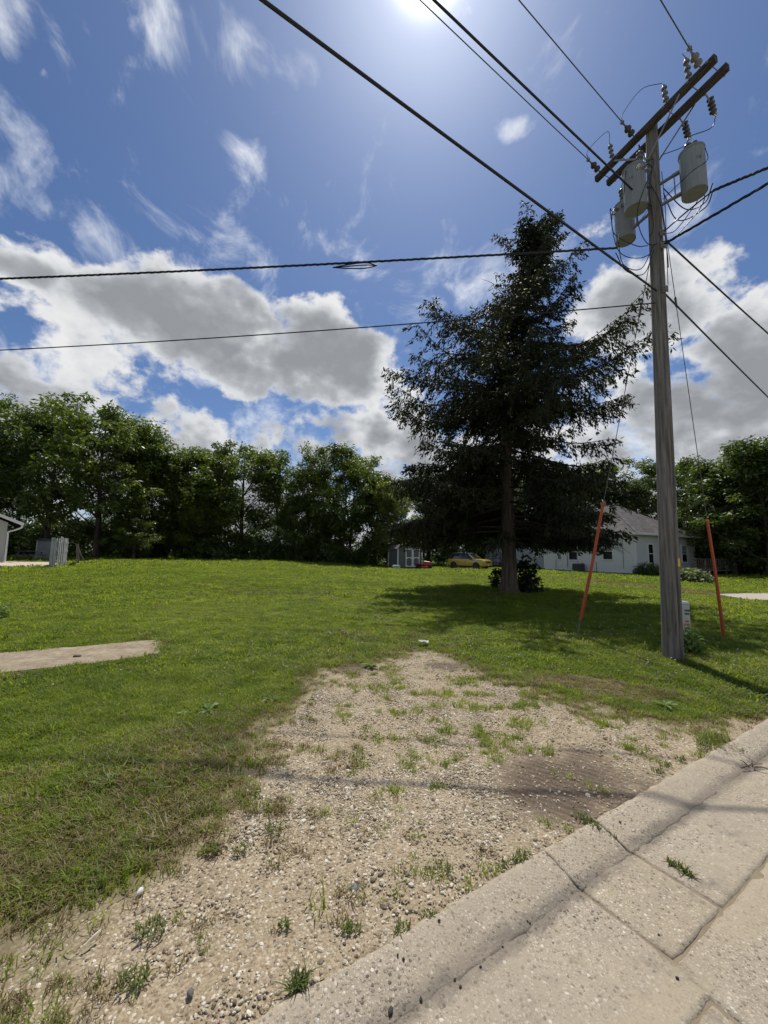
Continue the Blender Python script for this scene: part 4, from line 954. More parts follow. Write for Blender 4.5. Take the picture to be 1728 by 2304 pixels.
def window(fr, par, uc, v, w0, wd, ht, out, ax='u', blind=True):
    def b(name, mat, a0, a1, d0, d1, z0, z1, p):
        lo, hi = sorted((v + out*d0, v + out*(d1 + .035)))
        return bx(fr, name, mat, p, a0, a1, lo, hi, z0, z1) if ax == 'u' else bx(fr, name, mat, p, lo, hi, a0, a1, z0, z1)
    g = b('window', MGLS, uc - wd/2, uc + wd/2, .0, .035, w0, w0 + ht, par); t = .085
    b('frame', MTRIM, uc - wd/2 - t, uc - wd/2, .0, .075, w0 - t, w0 + ht + t, g); b('frame', MTRIM, uc + wd/2, uc + wd/2 + t, .0, .075, w0 - t, w0 + ht + t, g)
    b('frame', MTRIM, uc - wd/2, uc + wd/2, .0, .075, w0 + ht, w0 + ht + t, g); b('sill', MTRIM, uc - wd/2, uc + wd/2, .0, .09, w0 - t, w0, g)
    b('sash_rail', MTRIM, uc - wd/2, uc + wd/2, .0, .055, w0 + ht*.5 - .03, w0 + ht*.5 + .03, g)
    if blind: b('blind', MBLD, uc - wd/2 + .03, uc + wd/2 - .03, .0, .040, w0 + ht*.58, w0 + ht - .02, g)
    return g
HA = gp(1433, 1294); HB = gp(1216, 1285)
fr = Frame(HA, (-.469, .883)); LM = 9.0; LW = 9.6
if fr.y[0] < 0: fr.y = -fr.y                       # v runs from the near corner to the right
house = thing('house', 'white sided house with grey shingled hip roof behind the conifer', 'house', HA)
EV = at_y(1431, 1201, HA[1])[2] - HA[2]
print('house', HA, LM, 'eave', EV)
bx(fr, 'foundation', MFND, house, .05, LM - .05, .05, LW - .05, -.3, .32)
siding(fr, 'siding', MSID, house, 0, LM, 0, .25, EV, -1); siding(fr, 'siding', MSID_SHADE, house, 0, LW, 0, .25, EV, -1, ax='v')
siding(fr, 'siding', MSID_SHADE, house, 0, LM, LW, .25, EV, 1); siding(fr, 'siding', MSID_SHADE, house, 0, LW, LM, .25, EV, 1, ax='v')
bx(fr, 'wall', MSID, house, .02, LM - .02, .02, LW - .02, .25, EV - .02)
for u_, v_ in ((0, 0), (LM, 0), (0, LW), (LM, LW)): bx(fr, 'corner_board', MTRIM, house, u_ - .05, u_ + .05, v_ - .05, v_ + .05, .22, EV, .01)
bx(fr, 'skirt_board', MTRIM, house, .05, LM - .05, -.045, -.012, .12, .25); bx(fr, 'skirt_board', MTRIM, house, -.045, -.012, .05, LW - .05, .12, .25)
ov = .45; ap = at_y(1385, 1136, fr(LM*.5, LW*.5, 0)[1])[2] - HA[2]; RH = min(ap, EV + 3.4); RL = .8
def roof(fr, par, u0, u1, v0, v1, we, wr, ridge_axis, half, name='roof', thick=.14):
    uc, vc = (u0 + u1)/2, (v0 + v1)/2
    r0, r1 = ((uc - half, vc), (uc + half, vc)) if ridge_axis == 'u' else ((uc, vc - half), (uc, vc + half))
    m = MB(); c = [(u0, v0), (u1, v0), (u1, v1), (u0, v1)]
    P_ = [fr(*q, we) for q in c] + [fr(*r0, wr), fr(*r1, wr)] + [fr(*q, we - thick) for q in c]
    fs = [(0, 1, 5, 4), (2, 3, 4, 5), (1, 2, 5), (3, 0, 4)] if ridge_axis == 'u' else [(1, 2, 5, 4), (3, 0, 4, 5), (0, 1, 4), (2, 3, 5)]
    m.add(P_, fs + [(6, 9, 8, 7)]); o = m.build(name, MSH, par)
    for a, b in ((0, 1), (1, 2), (2, 3), (3, 0)):
        mm_ = MB(); mm_.beam(P_[a] - U*thick*.55, P_[b] - U*thick*.55, .07, thick*1.1); mm_.build('gutter', MTRIM, par, bevel=.012)
    rm = MB(); rm.beam(P_[4], P_[5], .22, .05); rm.build('ridge_cap', MSH, o)
    for a, b in ((0, 4), (3, 4), (1, 5), (2, 5)) if ridge_axis == 'u' else ((0, 4), (1, 4), (2, 5), (3, 5)):
        rm = MB(); rm.beam(P_[a], P_[b], .18, .04); rm.build('hip_cap', MSH, o)
    return o
roof(fr, house, -ov, LM + ov, -ov, LW + ov, EV + .06, RH, 'v', RL)
window(fr, house, .0 + 2.3, 0, 1.25, .82, 1.42, -1); window(fr, house, LM*.63, 0, 1.15, .85, 1.5, -1, blind=False)
window(fr, house, 2.1, 0, 1.0, .72, 1.55, -1, 'v', False); window(fr, house, 7.6, 0, 1.1, .85, 1.45, -1, 'v')
# front door behind the pole
d_ = bx(fr, 'door', plain('door_white', (.66, .66, .65), .5), house, -.08, -.01, 4.2, 5.15, .45, 2.5); bx(fr, 'handle', MS, d_, -.09, -.05, 5.0, 5.04, 1.4, 1.45)
bx(fr, 'porch_lamp', MTRIM, house, -.16, -.02, 3.75, 3.87, 2.3, 2.55, .02)
for u_, w0, w1, r in ((1.0, .5, EV - .1, .018), (3.4, .05, 1.0, .02), (5.2, .3, 2.0, .02), (6.3, .4, 1.6, .025), (7.6, .3, 1.1, .02)):
    m = MB(); m.tube([fr(u_, -.06, w0), fr(u_, -.06, w1)], r, 6); m.build('conduit', MIG, house)
bx(fr, 'meter_box', MIG, house, 7.05, 7.3, -.14, -.03, 1.2, 1.6, .02); bx(fr, 'hose_box', MIG, house, 4.65, 4.85, -.14, -.03, .6, .85, .02)
# rear wing
WL = 9.5; wf = Frame(fr(LM, .9, 0), fr.x[:2]); wf.y = fr.y; WE = 2.95; WW = 5.5
MSW = plain('siding_wing_shaded', (.44, .46, .48), .6, 0, .06, 3)  # darker grey paints the wing wall's shade into its siding colour
bx(wf, 'wing_wall', MSW, house, .03, WL, .02, WW, .2, WE - .02); bx(wf, 'wing_foundation', MFND, house, .04, WL - .05, .05, WW - .05, -.3, .2)
siding(wf, 'wing_siding', MSW, house, .02, WL, 0, .2, WE, -1)
roof(wf, house, .1, WL + .35, -.35, WW + .35, WE + .05, WE + 1.7, 'u', WL/2 - .6, 'wing_roof')
window(wf, house, 1.7, 0, 1.45, .55, .75, -1, blind=False)
bx(wf, 'corner_board', MTRIM, house, WL - .06, WL + .05, -.05, .06, .15, WE); bx(wf, 'corner_board', MTRIM, house, WL - 2.1, WL - 1.95, -.06, 0, .15, WE)
d_ = bx(wf, 'door', MTRIM, house, WL - 3.9, WL - 2.95, -.09, 0, .75, 2.8); bx(wf, 'pane', MGLS, d_, WL - 3.75, WL - 3.1, -.105, -.085, 1.6, 2.6)
# back steps with handrails
MWD = wood('deck_wood', (.10, .09, .08), (.24, .21, .18), 0, .7)
steps = thing('back_steps', 'wooden back steps with pale sloping handrails beside the yellow car', 'steps', wf(WL - 3.4, -1.2, 0))
bx(wf, 'landing', MWD, steps, WL - 4.1, WL - 2.5, -1.3, -.05, .55, .66)
for k_ in range(3): bx(wf, 'tread', MWD, steps, WL - 2.5 + k_*.28, WL - 2.5 + k_*.28 + .30, -1.25, -.1, .40 - k_*.18, .46 - k_*.18)
for v_ in (-1.27, -.1):
    for u_ in (WL - 4.05, WL - 2.55): bx(wf, 'post', MWD, steps, u_ - .04, u_ + .04, v_ - .04, v_ + .04, 0, 1.6)
    m = MB(); m.beam(wf(WL - 2.55, v_, 1.55), wf(WL - 1.5, v_, .75), .09, .05); m.build('handrail', MTRIM, steps)
bx(wf, 'rail', MWD, steps, WL - 4.05, WL - 2.55, -1.30, -1.24, 1.5, 1.58); bx(wf, 'rail', MWD, steps, WL - 4.05, WL - 2.55, -1.30, -1.24, 1.05, 1.11)
# deck at the right end
deck = thing('wooden_deck', 'weathered wooden deck with baluster railing at the right end of the house', 'deck', fr(-1.3, 7.5, 0))
D0, D1, DV = -2.6, -.06, (3.4, LW + 3.0)
bx(fr, 'floor', MWD, deck, D0, D1, DV[0], DV[1], .38, .50)
for u_, v_ in [(D0 + .05, v) for v in np.linspace(DV[0] + .05, DV[1] - .05, 6)] + [(-.3, DV[1] - .05)]: bx(fr, 'post', MWD, deck, u_ - .045, u_ + .045, v_ - .045, v_ + .045, 0, 1.42)
bx(fr, 'rail', MWD, deck, D0, D0 + .1, DV[0], DV[1], 1.36, 1.42); bx(fr, 'rail', MWD, deck, D0 + .03, D0 + .08, DV[0], DV[1], .60, .66); bx(fr, 'rail', MWD, deck, D0 + .1, D1, DV[1] - .1, DV[1], 1.36, 1.42)
for v_ in np.arange(DV[0] + .15, DV[1] - .1, .34): bx(fr, 'baluster', MWD, deck, D0 + .03, D0 + .07, v_ - .022, v_ + .022, .66, 1.36)
# ------------------------------------------------------------------ air conditioner
c = fr(LM*.52, -.75, 0); c[2] = float(hgt(c[0], c[1])); t = thing('air_conditioner', 'dark square air conditioner on the ground against the house wall', 'air conditioner', c)
af = Frame(c, fr.x[:2]); MAC = plain('ac_metal', (.055, .06, .065), .5, .3, .2)
bx(af, 'pad', MFND, t, -.45, .45, -.45, .45, -.05, .06); bx(af, 'cabinet', MAC, t, -.38, .38, -.38, .38, .06, .78, .03)
for k_ in range(9):
    bx(af, 'louvre', MS, t, -.36, .36, -.40, -.383, .13 + k_*.068, .145 + k_*.068)
m = MB(); m.lathe([(.33, 0), (.33, .03), (.28, .03), (.28, 0)], 20, af(0, 0, .775)); m.build('fan_guard', MS, t, smooth=True)
# ------------------------------------------------------------------ grey barn shed with white trim
SY = 38.0; sc_ = at_y(895, 1279, SY); sc_[2] = float(hgt(sc_[0], SY)); th = rad(14); sf = Frame(sc_, (math.cos(th), math.sin(th)))
shed = thing('garden_shed', 'grey wooden shed with white trimmed double doors at the back of the lawn', 'shed', sc_)
MSG = plain('shed_grey', (.135, .13, .12), .75, 0, .12, 3); SW, SD, SH = 2.50, 3.6, 2.0
# long wall turned to the left, doors to the right
def gam(mb, u0, u1):
    prof = [(0, SH), (.38, SH + .62), (SD/2, SH + .95), (SD - .38, SH + .62), (SD, SH)]
    return prof
bx(sf, 'floor_beam', MFND, shed, .05, SW - .05, .05, SD - .05, -.05, .14)
m = MB(); fl = sf
hw = SW; pr = [(0, .14), (hw, .14), (hw, SH), (hw - .35, SH + .28), (hw/2, SH + .45), (.35, SH + .28), (0, SH)]
v = [sf(u, 0, w_) for u, w_ in pr] + [sf(u, SD, w_) for u, w_ in pr]; n = len(pr)
m.add(v, [tuple(range(n)), tuple(range(2*n - 1, n - 1, -1))] + [(j, n + j, n + (j + 1) % n, (j + 1) % n) for j in range(n)]); m.build('wall', MSG, shed)
for a, b in ((2, 3), (3, 4), (4, 5), (5, 6)):
    m = MB(); (u0, w0), (u1, w1) = pr[a], pr[b]; e = .09
    ex_ = (u0 - u1)*.0; q = [sf(u0 + (.12 if a == 2 else 0), -.15, w0 + e - (.14 if a == 2 else 0)), sf(u1 - (.12 if b == 6 else 0), -.15, w1 + e - (.14 if b == 6 else 0)), sf(u1 - (.12 if b == 6 else 0), SD + .15, w1 + e - (.14 if b == 6 else 0)), sf(u0 + (.12 if a == 2 else 0), SD + .15, w0 + e - (.14 if a == 2 else 0))]
    q2 = [p - U*.06 for p in q]; m.add(q + q2, [(0, 1, 2, 3), (7, 6, 5, 4), (0, 4, 5, 1), (1, 5, 6, 2), (2, 6, 7, 3), (3, 7, 4, 0)]); m.build('roof_panel', MSH, shed)
for u_ in (0, SW): bx(sf, 'corner_trim', MTRIM, shed, u_ - .045, u_ + .045, -.05, .04, .12, SH)
bx(sf, 'corner_trim', MTRIM, shed, -.05, .04, SD - .09, SD + .01, .12, SH)
for k_, (a, b) in enumerate(((.78, 1.50), (1.52, 2.24))):
    d_ = bx(sf, 'door', MSG, shed, a, b, -.045, -.005, .20, 1.98); t_ = .085
    for q in ((a, a + t_, .20, 1.98), (b - t_, b, .20, 1.98)): bx(sf, 'door_stile', MTRIM, d_, q[0], q[1], -.075, -.045, q[2], q[3])
    for w_ in (.20, 1.06, 1.98 - t_): bx(sf, 'door_rail', MTRIM, d_, a + t_, b - t_, -.072, -.045, w_, w_ + t_)
    for (uc, wc, su, sw) in ((a + t_, .20 + t_, 1, 1), (b - t_, .20 + t_, -1, 1), (a + t_, 1.06, 1, -1), (b - t_, 1.06, -1, -1)):
        m = MB(); q = [(uc, wc), (uc + su*.13, wc), (uc, wc + sw*.13)]; m.add([sf(x_, -.071, y_) for x_, y_ in q] + [sf(x_, -.046, y_) for x_, y_ in q], [(0, 1, 2), (5, 4, 3), (0, 3, 4, 1), (1, 4, 5, 2), (2, 5, 3, 0)]); m.build('corner_gusset', MTRIM, d_)
    bx(sf, 'hinge', MK, d_, (a if k_ == 0 else b - .10), (a + .10 if k_ == 0 else b), -.085, -.075, 1.70, 1.76)
# cooler and mower
c = at_y(892, 1281, SY - .9); c[2] = float(hgt(c[0], c[1])); t = thing('cooler', 'small pale blue and white cooler on the grass before the grey shed', 'cooler', c); cf = Frame(c, (1, .1))
bx(cf, 'tub', plain('cooler_blue', (.30, .42, .46), .5), t, -.33, .33, -.2, .2, 0, .26, .03); bx(cf, 'lid', plain('cooler_white', (.68, .70, .70), .5), t, -.34, .34, -.21, .21, .26, .38, .03)
m = MB(); m.tube(spline([cf(-.34, -.12, .2), cf(-.40, 0, .3), cf(-.34, .12, .2)], 8), .015, 6); m.build('handle', MTRIM, t)
c = at_y(956, 1279, SY + .5); c[2] = float(hgt(c[0], c[1])); t = thing('riding_mower', 'red riding mower parked at the right side of the grey shed', 'mower', c); cf = Frame(c, (.95, -.3))
MRD = plain('mower_red', (.42, .030, .022), .35, 0, .08, 4, .3); MTY = plain('tyre_rubber', (.018, .018, .018), .85)
m = MB(); m.prism([(-.15, .35), (.62, .35), (.66, .55), (.55, .72), (-.05, .80), (-.15, .72)], -.24, .24, (np.stack([cf.x, U, cf.y], 1), cf.o)); m.build('hood', MRD, t, bevel=.05)
m = MB(); m.prism([(-.85, .42), (-.15, .42), (-.15, .48), (-.45, .52), (-.80, .62)], -.42, .42, (np.stack([cf.x, U, cf.y], 1), cf.o)); m.build('fender', MRD, t, bevel=.03)
m = MB(); m.prism([(-.78, .62), (-.40, .60), (-.38, .68), (-.70, .72), (-.82, 1.0), (-.88, .98)], -.2, .2, (np.stack([cf.x, U, cf.y], 1), cf.o)); m.build('seat', MK, t, bevel=.03)
m = MB(); m.tube([cf(-.12, 0, .75), cf(-.25, 0, .98)], .02, 6); m.lathe([(.15, 0), (.17, .015), (.15, .03)], 14, cf(-.27, 0, .98), (-.5*cf.x + U)); m.build('steering_wheel', MK, t)
bx(cf, 'mower_deck', MRD, t, -.3, .4, -.5, .5, .12, .28, .05)
for u_, v_, r in ((.45, -.33, .19), (.45, .33, .19), (-.6, -.38, .25), (-.6, .38, .25)):
    m = MB(); m.lathe([(r*.5, -.08), (r*.9, -.09), (r, -.05), (r, .05), (r*.9, .09), (r*.5, .08)], 18, cf(u_, v_, r), cf.y); wl = m.build('wheel', MTY, t, smooth=True)
# ------------------------------------------------------------------ yellow car
CY = 40.0; c = at_y(1056, 1285, CY); c[2] = float(hgt(c[0], CY)); yaw = rad(-44); kf = Frame(c, (math.cos(yaw), math.sin(yaw)))
car = thing('parked_car', 'yellow compact crossover with black roof parked beside the house', 'car', c)
MCY = plain('car_yellow', (.60, .40, .045), .28, 0, .04, 3, .8); MCB = plain('car_black', (.014, .014, .015), .35, 0, .1, 3, .5); MCP = plain('car_cladding', (.03, .03, .032), .7)
def loft(st_, mat, name, par, smooth=True):
    """st_: list of (u, [(v, w), ...]) half sections, mirrored"""
    m = MB(); V = []; n = len(st_[0][1])
    for u_, sec in st_:
        V += [kf(u_, v_, w_) for v_, w_ in sec] + [kf(u_, -v_, w_) for v_, w_ in reversed(sec)]
    k_ = 2*n; f = [(i*k_ + j, i*k_ + (j + 1) % k_, (i + 1)*k_ + (j + 1) % k_, (i + 1)*k_ + j) for i in range(len(st_) - 1) for j in range(k_)]
    f += [tuple(range(k_ - 1, -1, -1)), tuple((len(st_) - 1)*k_ + j for j in range(k_))]; m.add(V, f); return m.build(name, mat, par, smooth=smooth)
def sec(hw, lo, belt, top): return [(hw*.80, lo), (hw*.97, lo + .06), (hw, lo + .30), (hw*.985, belt - .10), (hw*.93, belt), (hw*.6, top), (0.02, top + .01)]
loft([(-2.17, sec(.62, .48, .84, .86)), (-2.12, sec(.80, .36, .98, 1.0)), (-1.85, sec(.88, .26, 1.04, 1.05)), (-1.2, sec(.90, .22, 1.03, 1.04)), (0, sec(.90, .22, 1.03, 1.04)), (.75, sec(.90, .22, 1.03, 1.05)), (1.05, sec(.90, .23, 1.02, 1.06)), (1.6, sec(.89, .26, 1.0, 1.04)), (1.95, sec(.86, .28, .95, .99)), (2.12, sec(.78, .32, .88, .92)), (2.18, sec(.70, .38, .74, .78))], MCY, 'body', car)
def gsec(hw, lo, tw, top): return [(hw, lo), ((hw + tw)/2 + .015, (lo + top)/2), (tw, top - .05), (tw - .10, top - .004), (.02, top)]
loft([(-2.02, gsec(.78, 1.0, .70, 1.06)), (-1.80, gsec(.82, 1.0, .66, 1.40)), (-1.35, gsec(.84, .98, .65, 1.56)), (-.6, gsec(.84, .96, .65, 1.60)), (.05, gsec(.84, .95, .64, 1.58)), (.32, gsec(.84, .95, .64, 1.50)), (1.12, gsec(.80, .98, .74, 1.06))], MGLS, 'glasshouse', car)
loft([(-1.95, [(.60, 1.42), (.60, 1.46), (.02, 1.47)]), (-1.35, [(.64, 1.55), (.61, 1.60), (.02, 1.61)]), (-.5, [(.64, 1.585), (.61, 1.635), (.02, 1.645)]), (.10, [(.62, 1.565), (.60, 1.61), (.02, 1.62)]), (.34, [(.61, 1.49), (.58, 1.52), (.02, 1.53)])], MCB, 'roof', car)
for s_ in (-1, 1):
    for a, b in (((.36, .655, 1.50), (1.10, .80, .97)), ((-.35, .668, 1.58), (-.30, .85, .96)), ((-1.55, .665, 1.50), (-1.95, .82, 1.02))):
        m = MB(); m.beam(kf(a[0], s_*a[1], a[2]), kf(b[0], s_*b[1], b[2]), .06, .05); m.build('pillar', MCB if a[0] < 0 else MCY, car)
    m = MB(); m.tube([kf(-1.6, s_*.60, 1.62), kf(-.6, s_*.61, 1.68), kf(.1, s_*.60, 1.65)], .02, 6); m.build('roof_rail', MGL, car)
    bx(kf, 'mirror', MCB, car, .62, .80, s_*.98 - .10, s_*.98 + .10, .98, 1.13, .03)
    bx(kf, 'sill', MCP, car, -.95, .95, s_*.895 - .02, s_*.895 + .02, .20, .38, .01)
    for u_ in (-.55, .42): bx(kf, 'door_handle', MCY, car, u_ - .09, u_ + .09, s_*.905 - .015, s_*.905 + .015, .86, .89)
    for u_ in (-.82, .08, 1.0): bx(kf, 'door_seam', MCB, car, u_ - .006, u_ + .006, s_*.898 - .008, s_*.898 + .008, .40, .93)
    hl = bx(kf, 'headlight', plain('lamp_glass', (.62, .65, .68), .1), car, 1.92, 2.12, s_*.68 - .16, s_*.68 + .12, .76, .87, .03)
    bx(kf, 'fog_lamp', MCB, car, 2.02, 2.16, s_*.62 - .10, s_*.62 + .10, .42, .56, .02)
    bx(kf, 'tail_light', plain('lamp_red', (.35, .02, .02), .2), car, -2.12, -2.02, s_*.70 - .14, s_*.70 + .14, .86, .98, .02)
    for u_ in (-1.32, 1.31):
        m = MB(); m.lathe([(.34, -.02), (.40, -.02), (.40, .03), (.34, .03)], 28, kf(u_, s_*.885, .36), kf.y*s_); m.build('wheel_arch', MCP, car, smooth=True)
        m = MB(); m.lathe([(.20, -.10), (.31, -.10), (.335, -.06), (.335, .06), (.31, .10), (.20, .10)], 28, kf(u_, s_*.80, .335), kf.y*s_); wl = m.build('wheel', MTY, car, smooth=True)
        m = MB(); m.lathe([(.22, .04), (.215, .08), (.19, .07), (.05, .06), (.04, .085), (.001, .085)], 24, kf(u_, s_*.80, .335), kf.y*s_)
        for k_ in range(5):
            an_ = k_*2*math.pi/5; e = kf.x*math.cos(an_) + U*math.sin(an_); m.beam(kf(u_, s_*.88, .335) + e*.03, kf(u_, s_*.88, .335) + e*.20, .05, .02, kf.y)
        m.build('rim', plain('rim_alloy', (.40, .41, .42), .3, .8), wl)
bx(kf, 'grille', MCB, car, 2.10, 2.205, -.52, .52, .66, .80, .02); bx(kf, 'bumper', MCP, car, 2.0, 2.19, -.60, .60, .26, .44, .04); bx(kf, 'rear_bumper', MCP, car, -2.2, -2.0, -.66, .66, .30, .52, .04)
m = MB(); m.lathe([(.045, 0), (.05, .01), (.001, .012)], 14, kf(2.135, 0, .82), kf.x + U*.4); m.build('badge', MGL, car)
bx(kf, 'number_plate', MTRIM, car, 2.185, 2.2, -.16, .16, .40, .49)
# driveway gravel strip under the car
# ================================================================== left edge: garage corner, fence boards, shed, table
gc_ = at_y(8, 1259, 27.0); gc_[2] = float(hgt(gc_[0], gc_[1])); gf_ = Frame(gc_, (-.72, -.69))          # gable end towards us, u runs left
if gf_.y[1] < 0: gf_.y = -gf_.y
gar = thing('garage', 'gable corner of a pale garage with white downspout at the left edge', 'garage', gc_)
MGW = plain('garage_wall', (.42, .42, .39), .7, 0, .08, 3)
ge = at_y(50, 1176, 27.0); EH = ge[2] - gc_[2]; u0 = (ge - gc_) @ gf_.x; hw_ = 4.0; sl_ = .46
m = MB(); pr = [(0, -.2), (2*hw_, -.2), (2*hw_, EH), (hw_, EH + sl_*hw_), (0, EH)]
v = [gf_(u, 0, w_) for u, w_ in pr] + [gf_(u, 8, w_) for u, w_ in pr]; n = 5
m.add(v, [tuple(range(n)), tuple(range(2*n - 1, n - 1, -1))] + [(j, n + j, n + (j + 1) % n, (j + 1) % n) for j in range(n)]); m.build('wall', MGW, gar)
for (ua, wa), (ub, wb) in (((u0, EH), (hw_, EH + sl_*(hw_ - u0))), ((2*hw_ - u0, EH), (hw_, EH + sl_*(hw_ - u0)))):
    m = MB(); P_ = [gf_(ua, -.35, wa), gf_(ub, -.35, wb), gf_(ub, 8.4, wb), gf_(ua, 8.4, wa)]; m.add(P_ + [p - U*.10 for p in P_], [(0, 1, 2, 3), (7, 6, 5, 4), (0, 4, 5, 1), (1, 5, 6, 2), (2, 6, 7, 3), (3, 7, 4, 0)]); m.build('roof', MSH, gar)
    m = MB(); m.beam(gf_(ua, -.38, wa - .07), gf_(ub, -.38, wb - .07), .05, .20); m.build('rake_board', MTRIM, gar)
m = MB(); m.beam(gf_(u0 - .05, -.40, EH - .07), gf_(u0 - .05, 8.4, EH - .07), .13, .14); m.build('gutter', MTRIM, gar, bevel=.02)
m = MB(); e = gf_(u0, -.3, EH - .12); w1 = gf_(-.07, -.07, EH - .80); m.tube(spline([e, e - U*.20, (e + w1)/2 - U*.06, w1 + U*.12, w1 - U*.2, gf_(-.07, -.07, .1)], 40), .055, 8); m.build('downspout', MTRIM, gar, smooth=True)
# fence boards
MFB = wood('fence_board', (.30, .30, .29), (.58, .59, .58), 2, .8)
fa = gp(124, 1277); fb = gp(150, 1271); ff_ = Frame(fa, (fb - fa)[:2]); HF = at_y(126, 1210, fa[1])[2] - fa[2]; print('fence', fa, HF)
fence = thing('board_fence', 'short run of weathered white vertical fence boards on the left', 'fence', fa)
if ff_.y[0] < 0: ff_.y = -ff_.y
rgf = np.random.default_rng(3); u_ = 0.0
for k_ in range(12):
    wd = rgf.uniform(.13, .16); side = -.05 if k_ % 2 else .05; h_ = HF + rgf.normal(0, .03)
    m = MB(); m.box(ff_(u_ + wd/2, side + rgf.normal(0, .012), h_/2), (wd, .022, h_), ff_.R() @ np.array(Matrix.Rotation(rgf.normal(0, .012), 3, 'Y'))); m.build('board', MFB, fence); u_ += wd + .10 if k_ % 2 else wd - .02
for w_ in (.35, HF*.55, HF - .25): bx(ff_, 'rail', MFB, fence, 0, u_, -.038, .038, w_ - .045, w_ + .045)
for q in (.02, u_/2, u_): bx(ff_, 'post', MFB, fence, q - .05, q + .05, -.13, -.03, -.1, HF - .05)
m = MB(); p0 = ff_(.02, -.16, HF - .15); m.lathe([(.06, 0), (.075, .03), (.06, .08), (.001, .10)], 12, p0, -ff_.y); m.build('knob', MFB, fence)
bx(ff_, 'end_board', MFB, fence, -.012, .012, -.30, -.14, .02, HF + .01)
# dark leaning post with strut
c = gp(176, 1268); t = thing('leaning_post', 'dark leaning fence post with a propping strut beside the fence boards', 'post', c); hp = 1.35
m = MB(); m.tube([c - U*.2, c + [-.12, 0, hp*.6], c + [-.18, 0, hp]], [.08, .075, .07], 9); m.build('post', MWD, t, smooth=True)
m = MB(); m.tube([c + [-.16, 0, hp*.92], c + [.12, 0, hp*.45], c + [.42, .1, 0]], .035, 7); m.build('strut', MWD, t, smooth=True)
# pale shed
SY2 = 33.0; c = at_y(80, 1259, SY2); c[2] = float(hgt(c[0], SY2)); lf_ = Frame(c, (.97, .22)); wd = float((at_y(126, 1259, SY2 + .4) - c) @ lf_.x); h_ = at_y(80, 1214, SY2)[2] - c[2]; print('pale shed', wd, h_)
t = thing('small_shed', 'low pale sided shed behind the fence boards on the left', 'shed', c)
bx(lf_, 'wall', MGW, t, .02, wd - .02, .02, 1.8, 0, h_ - .02); siding(lf_, 'siding', MGW, t, 0, wd, 0, .05, h_, -1, .14)
for q in (0, wd): bx(lf_, 'corner_board', MTRIM, t, q - .04, q + .04, -.05, .05, 0, h_)
m = MB(); P_ = [lf_(-.15, -.2, h_), lf_(wd + .15, -.2, h_), lf_(wd + .15, .9, h_ + .12), lf_(-.15, .9, h_ + .12), lf_(wd + .15, 2.0, h_), lf_(-.15, 2.0, h_)]; m.add(P_ + [p - U*.05 for p in P_], [(0, 1, 2, 3), (3, 2, 4, 5), (7, 6, 9, 8), (8, 9, 11, 10), (0, 6, 7, 1), (5, 4, 10, 11), (1, 7, 8, 2), (2, 8, 10, 4), (0, 3, 9, 6), (3, 5, 11, 9)]); m.build('roof', MSH, t)
# picnic table
c = at_y(66, 1259, 31.0); c[2] = float(hgt(c[0], 31.0)); t = thing('picnic_table', 'grey picnic table on the concrete pad left of the pale shed', 'picnic table', c); tf = Frame(c, (.99, .12)); MPT = wood('table_wood', (.20, .20, .20), (.42, .42, .42), 0, .8)
for k_ in range(5): bx(tf, 'top_board', MPT, t, -.9, .9, -.36 + k_*.145, -.36 + k_*.145 + .135, .72, .76)
for v_ in (-.75, -.60, .47, .62): bx(tf, 'seat_board', MPT, t, -.9, .9, v_, v_ + .135, .42, .46)
for s_ in (-1, 1):
    for q in (-1, 1): m = MB(); m.beam(tf(s_*.65, q*.2, .72), tf(s_*.65, q*.62, 0), .04, .09, tf.x); m.build('leg', MPT, t)
    bx(tf, 'cross_beam', MPT, t, s_*.65 - .02, s_*.65 + .02, -.78, .78, .36, .42)

# ================================================================== slabs in the lawn, shrubs, weeds, stones and litter
def old_conc(m):
    p = wpos(); a = noise(p, 2.4, 8, .75); b = noise(p, 9, 6, .7); c_ = noise(p, 60, 3, .7)
    c = ramp((a*.5 + b*.35 + c_*.2 - .02).clamp(), (.34, (.13, .10, .07)), (.48, (.28, .225, .155)), (.6, (.40, .34, .255)), (.72, (.50, .44, .35)))
    return bsdf(c, .95, 0, b + c_*.5, .5, .01, spec=.12)
MOLD = material('old_concrete', old_conc)
MPAD = concrete('pad_concrete', (.46, .41, .34), 1, .3, .2)
def flat_slab(name, poly, mat, top, par=None, rough=.03, seed=0):
    pts = []
    for (a, b) in zip(poly, poly[1:] + poly[:1]):
        a, b = np.array(a), np.array(b); L = np.linalg.norm(b - a); n = max(2, int(L/.12))
        for k_ in range(n):
            q = a + (b - a)*k_/n; pts.append(q + rough*np.array([vnoise(np.array([q[0]*5]), np.array([q[1]*5]), seed, 3)[0], vnoise(np.array([q[0]*5]), np.array([q[1]*5]), seed + 9, 3)[0]]))
    pts = np.array(pts); ar = np.sum(pts[:, 0]*np.roll(pts[:, 1], -1) - np.roll(pts[:, 0], -1)*pts[:, 1])
    if ar < 0: pts = pts[::-1]
    n = len(pts); z = hgt(pts[:, 0], pts[:, 1]); v = np.concatenate([np.c_[pts, z - .12], np.c_[pts, z + top]])
    m = MB(); m.add(v, [tuple(range(n, 2*n))] + [(j, (j + 1) % n, n + (j + 1) % n, n + j) for j in range(n)])
    o = m.build(name, mat, par, loc=None); o['kind'] = 'structure' if par is None else ''; return o
flat_slab('old_walk', SLABS_LEFT, MOLD, .010, rough=.05, seed=3)
flat_slab('side_walk', SLAB_RIGHT, MPAD, .03, seed=5)
flat_slab('garage_pad', PAD_LEFT, plain('pad_tan', (.55, .45, .37), .9, 0, .15, 1.5), .03, seed=7)
c = at_z(174, 1477, .024); t = MB(); rg = np.random.default_rng(31)
